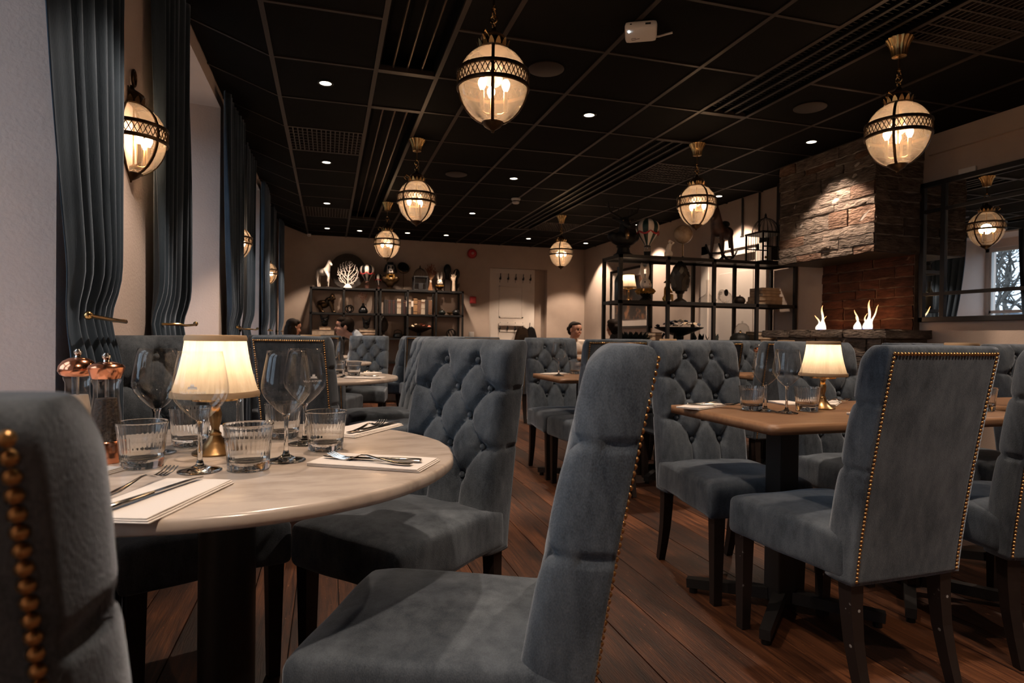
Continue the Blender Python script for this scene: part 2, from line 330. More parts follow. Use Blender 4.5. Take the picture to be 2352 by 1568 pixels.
# floor: sub floor with separate boards
floor = struct(MB().b2((XL-0.62, YF, -0.08), (XR+0.1, YB+0.1, -0.022)).obj('floor', m_sub, smooth=False))
xs = []; x = XL-0.6
while x < XR+0.02: wd = rng.uniform(0.155, 0.205); xs.append((x, min(x+wd, XR+0.06))); x += wd
for i, (a, b) in enumerate(xs):
    y = YF + rng.uniform(-2.2, 0)
    while y < YB:
        L = rng.uniform(2.6, 4.6); y0 = max(y, YF); y1 = min(y+L, YB+0.05)
        if y1-y0 > 0.05:
            mb = MB(); mb.b2((a+0.0016, y0+0.001, -0.022), (b-0.0016, y1-0.001, rng.uniform(-0.0018, 0.0))); mb.obj('plank', m_plank, floor, bevel=0.0025, smooth=False)
        y += L
# ceiling: slab, tiles and bars
ceil = struct(MB().b2((XL-0.1, YF, ZC+0.2), (XR+0.1, YB+0.1, ZC+0.3)).obj('ceiling', m_ceil, smooth=False))
gx = [-0.305, 0.243, 0.585, 0.82, 1.38, 1.945, 2.32, 2.67, 3.21, 3.75, XR]
gy = [3.0+0.5835*k for k in range(-9, 12)] + [YB]
gy[0] = YF
def beam_gap(i, j):  # the two long recessed diffusers
    yc = (gy[j]+gy[j+1])/2
    if i == 1: return yc < 3.58 or 4.16 < yc < 8.2
    if i == 6: return yc < 3.58 or 4.16 < yc < 8.2
    return False
vents = {(0, 12), (0, 17), (7, 12), (7, 17), (7, 7)}
tile_cache = {}
for i in range(10):
    for j in range(len(gy)-1):
        if beam_gap(i, j) or (i, j) in vents: continue
        sx_, sy_ = gx[i+1]-gx[i]-0.022, gy[j+1]-gy[j]-0.022; key = (round(sx_, 3), round(sy_, 3))
        if key not in tile_cache:
            mb = MB(); mb.box((0, 0, 0.009), (sx_, sy_, 0.018)); tile_cache[key] = mb.mesh('tile', m_ceil, smooth=False, bevel=0.002)
        mobj('tile', tile_cache[key], ceil, ((gx[i]+gx[i+1])/2, (gy[j]+gy[j+1])/2, ZC+0.004+rng.uniform(0, 0.0012)))
for x in gx[:-1]:
    MB().b2((x-0.012, YF, ZC-0.001), (x+0.012, YB, ZC+0.03)).obj('ceiling_bar', m_bar, ceil, smooth=False)
for y in gy[1:-1]:
    mb = MB()
    for a, b, i in ((gx[0], gx[1], 0), (gx[1], gx[2], 1), (gx[2], gx[6], 2), (gx[6], gx[7], 6), (gx[7], XR, 7)):
        j = gy.index(y)
        if i in (1, 6) and beam_gap(i, j) and beam_gap(i, j-1): continue
        mb.b2((a, y-0.009, ZC-0.0005), (b, y+0.009, ZC+0.03))
    mb.obj('ceiling_bar', m_bar, ceil, smooth=False)
# sloping strip towards the windows: tiles between z 2.51 and 2.66
sl = math.atan2(0.15, 0.415); L_ = math.hypot(0.415, 0.15)
for j in range(len(gy)-1):
    mb = MB(); mb.box((0, 0, 0.009), (L_-0.012, gy[j+1]-gy[j]-0.02, 0.018))
    o = mb.obj('tile', m_ceil, ceil, smooth=False); o.location = ((gx[0]+XL)/2, (gy[j]+gy[j+1])/2, ZC+0.078); o.rotation_euler = (0, sl, 0)
for y in gy[1:-1]:
    mb = MB(); mb.box((0, 0, 0.008), (L_, 0.018, 0.02)); o = mb.obj('ceiling_bar', m_bar, ceil, smooth=False); o.location = ((gx[0]+XL)/2, y, ZC+0.074); o.rotation_euler = (0, sl, 0)
# recessed linear diffusers
def diffuser(x0, x1, y0, y1, label, slots):
    t = thing('linear_diffuser', label, 'ceiling diffuser', ((x0+x1)/2, (y0+y1)/2, ZC))
    xc, yc = (x0+x1)/2, (y0+y1)/2; hx, hy = (x1-x0)/2-0.012, (y1-y0)/2
    mb = MB(); mb.b2((-hx, -hy, 0.10), (hx, hy, 0.11)); mb.b2((-hx, -hy, 0.0), (-hx+0.006, hy, 0.1)); mb.b2((hx-0.006, -hy, 0), (hx, hy, 0.1))
    mb.obj('housing', m_ceil, t, smooth=False)
    for s in (-1, 1): MB().b2((-hx, s*hy-0.022, -0.004), (hx, s*hy+0.022, 0.02)).obj('end_plate', m_bar, t, smooth=False)
    for k in range(3):
        xx = -hx+(k+1)*2*hx/4
        if slots: MB().b2((xx-0.010, -hy+0.02, 0.004), (xx+0.010, hy-0.02, 0.02)).obj('slat', m_mesh, t, smooth=False, bevel=0.003)
        else: MB().tube([(xx, -hy+0.02, 0.018), (xx, hy-0.02, 0.018)], 0.006, 8).obj('rod', m_brass_d, t)
    if slots:
        for k in range(4):
            mb = MB(); a = -hx+k*2*hx/4+0.014; b = a+2*hx/4-0.028; n = int((y1-y0)/0.03)
            for q in range(n):
                yy = -hy+0.04+q*(2*hy-0.08)/n; mb.box(((a+b)/2, yy, 0.03), (b-a, 0.006, 0.02))
            mb.obj('louvre', m_mesh, t, smooth=False, kind='stuff')
diffuser(gx[1], gx[2], YF+0.3, gy[10], 'near black ceiling diffuser with bronze rods, window side of the room', False)
diffuser(gx[1], gx[2], gy[11], gy[18], 'far black ceiling diffuser with bronze rods, reaching towards the back shelf', False)
diffuser(gx[6], gx[7], YF+0.3, gy[10], 'near black louvred ceiling diffuser, fireplace side of the room', True)
diffuser(gx[6], gx[7], gy[11], gy[18], 'far black louvred ceiling diffuser running past the pendant before the stone hood', True)
def vent(i, j, label):
    t = thing('ceiling_vent', label, 'vent', ((gx[i]+gx[i+1])/2, (gy[j]+gy[j+1])/2, ZC)); hx, hy = (gx[i+1]-gx[i])/2-0.011, (gy[j+1]-gy[j])/2-0.011
    MB().b2((-hx, -hy, 0.03), (hx, hy, 0.036)).obj('backing', m_sub, t, smooth=False)
    mb = MB(); n = 16
    for k in range(n+1):
        q = -hx+2*hx*k/n; mb.box((q, 0, 0.012), (0.008, 2*hy, 0.02))
    for k in range(9):
        q = -hy+2*hy*k/8; mb.box((0, q, 0.010), (2*hx, 0.012, 0.018))
    mb.obj('grille', m_bar, t, smooth=False, kind='stuff')
vent(0, 12, 'black ceiling vent grille between bronze diffuser and windows, nearer one')
vent(0, 17, 'black ceiling vent grille close to the back wall, beside the windows')
vent(7, 12, 'square black ceiling vent grille near the pendant before the stone hood')
vent(7, 17, 'black ceiling vent grille above the far door side pendant')
vent(7, 7, 'black ceiling vent grille over the fireplace side tables')
for k, (x, y, l) in enumerate([(1.115, 5.66, 'round black ceiling speaker, the one nearest the smoke detector'), (1.146, 3.28, 'round black ceiling speaker beside the near globe pendant'), (2.94, 3.30, 'round black ceiling speaker near the lantern before the stone hood')]):
    t = thing('ceiling_speaker', l, 'speaker', (x, y, ZC)); MB().lathe([(0.098, 0.004), (0.1, -0.003), (0.09, -0.007)], 32).obj('rim', m_bar, t); MB().lathe([(0.0, -0.006), (0.088, -0.005), (0.088, 0.0)], 32).obj('grille', m_mesh, t)

# walls
wall_left = bpy.data.objects.new('wall_left', None)
D = 0.52; SP = 0.10                       # depth and splay of the window niches
niches = [(-2.1, -0.75), (0.45, 2.0), (3.25, 4.66), (5.75, 7.20), (8.15, 9.42)]
mb = MB()
edges = [YF] + [v for n in niches for v in n] + [YB+0.1]
for k in range(0, len(edges), 2):
    a, b = edges[k], edges[k+1]
    mb.prism([(XL, a), (XL, b), (XL-D, b+(SP if k+2 < len(edges) else 0)), (XL-D, a-(SP if k > 0 else 0))], 0, 2.75)
for a, b in niches:
    mb.prism([(XL, a), (XL, b), (XL-D, b-SP), (XL-D, a+SP)], 2.56, 2.75)      # lintel
    mb.prism([(XL, a), (XL, b), (XL-D, b-SP), (XL-D, a+SP)], 0, 0.72)         # breast under the sill
    mb.b2((XL-D-0.25, a+SP-0.4, 0), (XL-D, a+SP+0.0, 2.75)); mb.b2((XL-D-0.25, b-SP, 0), (XL-D, b-SP+0.4, 2.75))
    mb.b2((XL-D-0.25, a+SP, 2.44), (XL-D, b-SP, 2.75)); mb.b2((XL-D-0.25, a+SP, 0), (XL-D, b-SP, 0.86))
wall_left = struct(mb.obj('wall_left', m_wallL, smooth=False))
m_sash = mat('white sash paint', (0.66, 0.62, 0.60), 0.45)
for k, (a, b) in enumerate(niches):
    y0, y1, z0, z1, xw = a+SP, b-SP, 0.86, 2.44, XL-D-0.06; ym = (y0+y1)/2
    t = MB(); f = 0.055
    t.b2((xw-0.05, y0, z0), (xw+0.03, y0+f, z1)); t.b2((xw-0.05, y1-f, z0), (xw+0.03, y1, z1)); t.b2((xw-0.05, y0, z0), (xw+0.03, y1, z0+f)); t.b2((xw-0.05, y0, z1-f), (xw+0.03, y1, z1))
    t.b2((xw-0.04, ym-0.045, z0), (xw+0.03, ym+0.045, z1))
    win = struct(t.obj('window_%d' % (k+1), m_sash, smooth=False))
    zm = 1.48
    for yy0, yy1 in ((y0+f, ym-0.045), (ym+0.045, y1-f)):
        s_ = MB(); s_.b2((xw-0.03, yy0, zm-0.022), (xw+0.02, yy1, zm+0.022)); s_.b2((xw-0.03, yy0, z0+f), (xw+0.02, yy0+0.03, z1-f)); s_.b2((xw-0.03, yy1-0.03, z0+f), (xw+0.02, yy1, z1-f)); s_.obj('sash', m_sash, win, smooth=False)
        for zz0, zz1 in ((z0+f, zm-0.022), (zm+0.022, z1-f)): MB().b2((xw-0.012, yy0+0.03, zz0), (xw-0.007, yy1-0.03, zz1)).obj('pane', m_pane, win, smooth=False)
    MB().b2((XL-D-0.03, y0, 0.72), (XL+0.03, y1, 0.75)).obj('window_sill', m_wallL, win, smooth=False, bevel=0.005)
mb = MB(); mb.b2((XL-0.6, YB, 0), (2.516, YB+0.2, 2.72)); mb.b2((3.51, YB, 0), (XR+0.1, YB+0.2, 2.72)); mb.b2((2.516, YB, 2.145), (3.51, YB+0.2, 2.72)); mb.b2((2.516, YB+0.12, 0), (3.51, YB+0.2, 2.145))
struct(mb.obj('wall_back', m_wall, smooth=False))
struct(MB().b2((XR, YF, 0), (XR+0.2, 5.30, 2.72)).b2((XR, 6.24, 0), (XR+0.2, YB+0.2, 2.72)).b2((XR, 5.30, 2.02), (XR+0.2, 6.24, 2.72)).b2((XR+0.1, 5.30, 0), (XR+0.2, 6.24, 2.02)).obj('wall_right', m_wall, smooth=False))
struct(MB().b2((XL-0.6, YF-0.2, 0), (XR+0.2, YF, 2.8)).obj('wall_front', m_wall, smooth=False))
struct(MB().b2((XR-0.03, 1.0, 2.37), (XR, 3.5, ZC)).obj('trim_1', m_wall, smooth=False))
struct(MB().b2((XL, YB-0.018, 0), (2.516, YB, 0.11)).obj('baseboard_back', m_white, smooth=False))
struct(MB().b2((XR-0.018, 5.0, 0), (XR, 5.2, 0.11)).b2((XR-0.018, 6.34, 0), (XR, YB, 0.11)).obj('baseboard_right', m_white, smooth=False))
# door leaf set in the back wall and used as a coat board
door1 = struct(MB().b2((2.52, YB+0.03, 0), (3.30, YB+0.115, 2.14)).obj('door_1', m_white, smooth=False, bevel=0.004))
pan = MB()
for z0, z1 in ((1.33, 1.86), (0.25, 1.12)):
    xa, xb = 2.685, 3.10; e = 0.022; yy = YB+0.03
    pan.b2((xa, yy-0.008, z0), (xa+e, yy, z1)); pan.b2((xb-e, yy-0.008, z0), (xb, yy, z1)); pan.b2((xa, yy-0.008, z1-e), (xb, yy, z1)); pan.b2((xa, yy-0.008, z0), (xb, yy, z0+e))
pan.obj('moulding', m_white, door1, smooth=False)
MB().b2((2.53, YB+0.022, 2.06), (3.29, YB+0.03, 2.10)).obj('top_rail', m_white, door1, smooth=False)
MB().b2((2.68, YB-0.015, 1.20), (3.12, YB+0.03, 1.245)).obj('ledge', m_white, door1, smooth=False, bevel=0.003)
hk = MB(); hk.tube([(0.012, 0.0, 0.09), (0.004, -0.012, 0.03), (0, -0.02, 0)], 0.006, 6); hk.ball((0, -0.018, -0.012), (0.02, 0.01, 0.02), 8, 4); hk.tube([(0, -0.02, -0.02), (-0.004, -0.055, -0.02), (-0.006, -0.075, 0.015)], 0.006, 6); hk.tube([(0, -0.01, -0.02), (-0.006, -0.012, -0.075)], 0.0035, 5)
hm = hk.mesh('coat_hook', m_black)
for z, xs_ in ((1.985, (2.70, 2.835, 2.965, 3.095, 3.22)), (1.165, (2.70, 2.83, 2.96, 3.09, 3.215))):
    for x in xs_: mobj('coat_hook', hm, door1, (x, YB+0.03, z))
# white doorway in the right wall behind the open shelves
d2 = struct(MB().b2((XR-0.02, 5.30, 0), (XR+0.02, 5.40, 2.02)).b2((XR-0.02, 6.14, 0), (XR+0.02, 6.24, 2.02)).b2((XR-0.02, 5.30, 1.92), (XR+0.02, 6.24, 2.02)).b2((XR-0.035, 5.22, 0), (XR, 5.33, 2.09)).b2((XR-0.035, 6.21, 0), (XR, 6.35, 2.09)).b2((XR-0.035, 5.22, 1.99), (XR, 6.35, 2.09)).obj('door_2', m_white, smooth=False, bevel=0.003))
MB().b2((XR+0.02, 5.40, 0.01), (XR+0.055, 6.14, 1.92)).obj('door_leaf', m_white, d2, smooth=False, bevel=0.003)
for z0, z1 in ((0.2, 0.85), (1.0, 1.75)):
    for y0, y1 in ((5.48, 5.73), (5.81, 6.06)): MB().b2((XR+0.012, y0, z0), (XR+0.02, y1, z1)).obj('door_panel', m_white, d2, smooth=False, bevel=0.004)

# ------------------------------------------------------------------ downlights
def downlight(x, y, label, group=None, e=1.0):
    t = thing('downlight', label, 'downlight', (x, y, ZC), 0, group)
    MB().lathe([(0.036, 0.012), (0.048, 0.0), (0.044, -0.004), (0.034, -0.002), (0.034, 0.012)], 28, close=False).obj('trim_ring', m_mesh, t)
    MB().lathe([(0.0, 0.001), (0.034, 0.001)], 24).obj('lens', m_lens, t)
    l = bpy.data.lights.new('downlight_beam', 'SPOT'); l.energy = SPOT_W*e; l.color = WARM; l.spot_size = math.radians(94); l.spot_blend = 0.3; l.shadow_soft_size = 0.028
    o = bpy.data.objects.new('downlight_beam', l); link(o, t); o.location = (0, 0, -0.012)
rows = [(-1.42, 'behind the nearest tables'), (0.34, 'over the aisle before the nearest tables'), (2.11, 'over the nearest tables'), (3.87, 'third row from the back wall'), (5.64, 'in the middle of the ceiling'), (7.40, 'second row from the back wall'), (9.14, 'row along the back wall')]
cols = [(-0.03, 'window column'), (1.66, 'middle column'), (3.89, 'fireplace column')]
for y, rl in rows:
    for x, cl in cols:
        xx = 3.466 if (x > 3 and y < 4.5) else x
        downlight(xx, y, 'small round recessed downlight, %s, %s' % (cl, rl), e=1.35 if (x > 3 and y > 3) else 1.0)
downlight(0.415, 9.19, 'small round downlight just above the striped balloon on the back shelf', e=0.8)
downlight(1.09, 9.14, 'small round downlight above the domed birdcage on the back shelf', e=0.8)
downlight(2.90, 9.02, 'small round downlight just before the coat hook door')
# ------------------------------------------------------------------ fireplace: hanging stone hood, fire back, raised hearth
def stone_face(parent, o, du, nrm, W, z0, z1, m, seed, hmin=0.05, hmax=0.13, lmin=0.14, lmax=0.46, rough=0.012, gap=0.009, out=0.02, lock=None):
    """courses of separate stones on a face: o = lower start, du = unit direction along the face, nrm = outward"""
    g = np.random.default_rng(seed); du = np.array(du, float); nr = np.array(nrm, float); o = np.array(o, float); up = np.array([0, 0, 1.0]); z = z0
    while z < z1-0.02:
        h = g.uniform(hmin, hmax)
        if z+h > z1-hmin*0.7: h = z1-z
        u = 0.0
        while u < W-0.01:
            L = g.uniform(lmin, lmax)
            if u+L > W-lmin*0.8: L = W-u
            nu, nv = max(3, int(L/0.05)), max(2, int(h/0.035)); V = []; F = []; pr = out+g.uniform(-0.007, 0.009); tilt = g.uniform(-0.05, 0.05)*h
            for j in range(nv+1):
                for i in range(nu+1):
                    a, b = i/nu, j/nv; e = min(a*L, (1-a)*L, b*h, (1-b)*h); pu = u+gap/2+a*(L-gap); pz = z+gap/2+b*(h-gap)
                    d = pr + g.normal(0, rough*0.42) + tilt*(a-0.5)
                    if e < 1e-6: d = pr*0.74; pu += g.uniform(-0.004, 0.004); pz += g.uniform(-0.005, 0.005)
                    V.append(o+du*pu+up*(pz)+nr*d)
            n1 = nu+1
            for j in range(nv):
                for i in range(nu): F.append((j*n1+i, j*n1+i+1, (j+1)*n1+i+1, (j+1)*n1+i))
            rim = [i for i in range(n1)] + [j*n1+nu for j in range(1, nv+1)] + [nv*n1+i for i in range(nu-1, -1, -1)] + [j*n1 for j in range(nv-1, 0, -1)]
            k0 = len(V); V += [V[i]-nr*(out*0.74+0.012) for i in rim]
            for q in range(len(rim)): r2 = (q+1) % len(rim); F.append((rim[r2], rim[q], k0+q, k0+r2))
            mm = m[int(g.integers(0, len(m)))] if isinstance(m, (list, tuple)) else m
            if np.dot(np.cross(du, up), nr) < 0: F = [f[::-1] for f in F]
            MB().add(V, F).obj('stone', mm, parent, angle=55)
            u += L
        z += h
fp = thing('fireplace', 'stone fireplace with a hanging stone hood over a raised hearth, right wall', 'fireplace', (0, 0, 0))
MB().b2((3.750, 3.556, 1.672), (XR, 4.536, ZC+0.02)).obj('hood_core', m_mortar, fp, smooth=False)
ST = [m_stone, m_stone, m_stone, m_stone_r]
stone_face(fp, (3.755, 4.54, 0), (0, -1, 0), (-1, 0, 0), 0.99, 1.665, ZC, ST, 3, rough=0.022, out=0.022)
stone_face(fp, (3.745, 3.56, 0), (1, 0, 0), (0, -1, 0), XR-3.745, 1.665, ZC, m_stone, 4, rough=0.006, lmin=0.13, lmax=0.3, out=0.014)
stone_face(fp, (XR, 4.53, 0), (-1, 0, 0), (0, 1, 0), XR-3.755, 1.665, ZC, m_stone, 5, rough=0.006, out=0.014)
MB().b2((3.75, 3.555, 1.664), (XR-0.01, 4.535, 1.673)).obj('hood_shade_sheet', m_black, fp, smooth=False)  # black sheet added as the shade under the hood, keeps its underside dark
MB().b2((XR-0.052, 3.57, 1.08), (XR, 4.46, 1.70)).obj('fire_back_core', m_mortar_d, fp, smooth=False)
stone_face(fp, (XR-0.05, 4.46, 0), (0, -1, 0), (-1, 0, 0), 0.89, 1.105, 1.69, m_brick, 6, hmin=0.06, hmax=0.11, lmin=0.16, lmax=0.4, rough=0.006, out=0.012)
MB().b2((3.797, 3.517, 0), (XR, 4.608, 1.045)).obj('hearth_core', m_mortar_d, fp, smooth=False)
stone_face(fp, (3.80, 4.62, 0), (0, -1, 0), (-1, 0, 0), 1.10, 0.02, 1.04, ST, 8, rough=0.012)
stone_face(fp, (3.80, 3.52, 0), (1, 0, 0), (0, -1, 0), XR-3.80, 0.02, 1.04, ST, 9, rough=0.008)
g = np.random.default_rng(5); y = 3.46
while y < 4.76:
    L = min(g.uniform(0.25, 0.42), 4.78-y)
    P, F = rbox((0.46, L-0.01, 0.062), 0.008, (6, 6, 3)); P = P + g.normal(0, 0.002, P.shape) + np.array([3.775+0.23-0.015, y+L/2, 1.073]); weld(MB().add(P, F).obj('hearth_slab', m_stone, fp, angle=60)); y += L
MB().b2((3.90, 3.60, 1.10), (4.06, 4.40, 1.112)).obj('burner_tray', m_black, fp, smooth=False, bevel=0.003)
def flame_mat():
    m = bpy.data.materials.new('flame'); m.use_nodes = True; t = m.node_tree; t.nodes.clear()
    o = t.nodes.new('ShaderNodeOutputMaterial'); e = t.nodes.new('ShaderNodeEmission'); tr = t.nodes.new('ShaderNodeBsdfTransparent'); mx = t.nodes.new('ShaderNodeMixShader')
    tc = t.nodes.new('ShaderNodeTexCoord'); s = t.nodes.new('ShaderNodeSeparateXYZ'); t.links.new(tc.outputs['Generated'], s.inputs[0])
    r = t.nodes.new('ShaderNodeValToRGB'); el = r.color_ramp.elements; el[0].position = 0; el[0].color = (0.25, 0.3, 0.9, 1); el[1].position = 1.0; el[1].color = (1.0, 0.42, 0.14, 1)
    a = el.new(0.14); a.color = (1, 0.78, 0.55, 1); a = el.new(0.45); a.color = (1, 0.82, 0.60, 1); a = el.new(0.75); a.color = (1, 0.56, 0.26, 1)
    t.links.new(s.outputs[2], r.inputs[0]); t.links.new(r.outputs[0], e.inputs[0]); e.inputs[1].default_value = 1.7
    lw = t.nodes.new('ShaderNodeLayerWeight'); lw.inputs[0].default_value = 0.35; r2 = t.nodes.new('ShaderNodeValToRGB'); r2.color_ramp.elements[0].color = (0.9, 0.9, 0.9, 1); r2.color_ramp.elements[1].color = (0.15, 0.15, 0.15, 1)
    t.links.new(lw.outputs['Facing'], r2.inputs[0]); t.links.new(r2.outputs[0], mx.inputs[0]); t.links.new(tr.outputs[0], mx.inputs[1]); t.links.new(e.outputs[0], mx.inputs[2]); t.links.new(mx.outputs[0], o.inputs[0])
    m.cycles.emission_sampling = 'NONE'; return m  # the small firelight lamps carry the light
m_flame = flame_mat()
def flame(x, y, tongues, label):
    t = thing('flame', label, 'flame', (x, y, 1.112))
    for (dy, h, lean, wd, ph) in tongues:
        P = []; R = []
        for i in range(13):
            q = i/12; P.append((0.010*math.sin(5*q+ph), dy+lean*q*q+0.012*math.sin(7*q+ph), h*q)); R.append(wd*(math.sin(PI*min(1, q*1.9+0.28))*0.55+0.5)*(1-q)**0.75*(1+0.18*math.sin(9*q+ph))+0.0012)
        MB().tube(P, R, 12, sq=(1, 0.8)).obj('tongue', m_flame, t, angle=180)
    l = bpy.data.lights.new('firelight', 'POINT'); l.energy = 0.42; l.color = (1, 0.42, 0.14); l.shadow_soft_size = 0.04; o = bpy.data.objects.new('firelight', l); link(o, t); o.location = (0.02, 0, 0.09)
flame(3.93, 4.24, [(0.03, 0.12, 0.03, 0.028, 0.3), (0.0, 0.20, -0.02, 0.030, 1.2), (-0.025, 0.11, -0.02, 0.018, 2.2)], 'small single flame burning alone at the door side of the hearth')
flame(3.93, 3.86, [(0.02, 0.15, 0.01, 0.022, 0.6), (0.0, 0.115, 0.025, 0.020, 2.0)], 'short forked flame in the middle of the hearth')
flame(3.93, 3.78, [(0.0, 0.22, -0.03, 0.032, 1.0), (-0.02, 0.18, -0.09, 0.020, 0.1), (0.015, 0.12, 0.0, 0.020, 2.6)], 'tallest leaning flame on the hearth, nearest the mirror')

# ------------------------------------------------------------------ mirror with black iron grid
mi = thing('wall_mirror', 'large mirror divided by a black iron grid, hung beside the stone hood', 'mirror', (XR-0.012, 2.72, 1.67))
m_mirror = mat('mirror silver', (0.86, 0.86, 0.85), 0.0, 1.0)
MB().b2((-0.006, -0.82, -0.49), (0.004, 0.82, 0.49)).obj('mirror_glass', m_mirror, mi, smooth=False)
for a, b in (((-0.022, -0.835, -0.505), (0.01, -0.80, 0.505)), ((-0.022, 0.80, -0.505), (0.01, 0.835, 0.505)), ((-0.022, -0.835, -0.505), (0.01, 0.835, -0.47)), ((-0.022, -0.835, 0.47), (0.01, 0.835, 0.505))): MB().b2(a, b).obj('frame', m_black, mi, smooth=False, bevel=0.002)
for y in (-0.655, 0.655): MB().b2((-0.02, y-0.017, -0.49), (-0.004, y+0.017, 0.49)).obj('mullion', m_black, mi, smooth=False, bevel=0.002)
for z in (-0.305, 0.295): MB().b2((-0.019, -0.82, z-0.012), (-0.004, 0.82, z+0.012)).obj('mullion', m_black, mi, smooth=False, bevel=0.002)
hb = MB(); hb.b2((-0.004, 0.44, 0.50), (0.006, 0.56, 0.545)); hb.obj('hanging_bracket', m_wplastic, mi, smooth=False, bevel=0.004)

# ------------------------------------------------------------------ curtains, tiebacks
def curtain(yf, y0, y1, X, label, n=7, zt=2.60, zb=0.03, seed=0, amp=0.028, hook=None):
    g = np.random.default_rng(seed); nu, nz = n*14, 60; V = []; F = []; ph = g.uniform(0, 6, 4)
    for j in range(nz+1):
        z = zb+(zt-zb)*j/nz; q = (z-1.06)/(zt-1.06)
        if q >= 0: e = y1+(y0-y1)*(1-(1-min(1, q))**1.7)
        else: e = y1+(y0-y1)*0.14*min(1, -q*1.2)
        ga = math.exp(-((z-1.06)/0.09)**2)
        for i in range(nu+1):
            u = i/nu; uu_ = u+0.018*math.sin(3*u*6+ph[0]+z*1.2)
            y = yf+(e-yf)*u; A = amp*(1-0.55*ga)*(0.75+0.35*math.sin(5*u+ph[1]))
            x = X + A*math.sin(2*PI*n*uu_+0.35*math.sin(2.2*z+ph[2]))+0.25*A*math.sin(4*PI*n*uu_+ph[3]) + 0.02*(1-ga)
            V.append((x, y, z))
    for j in range(nz):
        for i in range(nu): a = j*(nu+1)+i; F.append((a, a+1, a+nu+2, a+nu+1))
    o = MB().add(V, F).obj('curtain', m_curtain, angle=180); tag(o, label, 'curtain', 'blue velvet curtains')
    sd = o.modifiers.new('thickness', 'SOLIDIFY'); sd.thickness = 0.004
    return o
curtain(2.25, 1.68, 1.92, -0.665, 'pale-edged blue velvet curtain nearest the viewer, tied back beside the first wall lantern', 7, seed=1)
curtain(2.80, 3.42, 3.36, -0.685, 'dark blue velvet curtain just behind the first wall lantern', 6, seed=2, amp=0.024)
curtain(5.10, 4.42, 4.72, -0.672, 'blue velvet curtain hiding part of the second wall lantern', 8, seed=3)
curtain(5.56, 6.20, 6.10, -0.685, 'dark velvet curtain just behind the second wall lantern', 6, seed=4, amp=0.024)
curtain(7.62, 6.92, 7.15, -0.680, 'blue velvet curtain hiding part of the third wall lantern', 8, seed=5)
curtain(8.14, 8.60, 8.52, -0.685, 'dark velvet curtain just behind the third wall lantern', 5, seed=6, amp=0.024)
curtain(9.72, 9.10, 9.28, -0.665, 'blue velvet curtain nearest the back wall, beside the seated girl', 7, seed=7)
curtain(0.32, 0.85, 0.55, -0.68, 'blue velvet curtain on the near window, on its other side from the tied curtain', 6, seed=8)
def tieback(y, s, label, w_=0.36):
    t = thing('curtain_tieback', label, 'tieback', (XL, y, 1.06), 0, 'brass curtain tiebacks')
    P = [(0.0, 0, 0), (0.05, 0, 0), (0.095, -s*0.02, 0.0), (0.112, -s*0.08, -0.004), (0.112, -s*w_*0.75, 0.002), (0.100, -s*w_, 0.008)]
    MB().tube(P, 0.006, 8).obj('arm', m_brass_b, t); MB().lathe([(0.028, 0), (0.026, 0.006), (0.012, 0.012)], 16).obj('rosette', m_brass_b, t).rotation_euler = (0, PI/2, 0)
    MB().ball(P[-1], 0.012, 10, 6).obj('knob', m_brass_b, t)
for y, s, l in ((2.29, 1, 'curved brass tieback round the curtain nearest the viewer'), (2.98, -1, 'brass tieback on the curtain behind the first wall lantern'), (5.14, 1, 'brass tieback round the curtain beside the second wall lantern'), (5.72, -1, 'brass tieback on the curtain behind the second wall lantern'), (7.66, 1, 'brass tieback round the curtain beside the third wall lantern'), (9.42, -1, 'brass tieback bar sticking out near the back wall')):
    tieback(y, s, l)

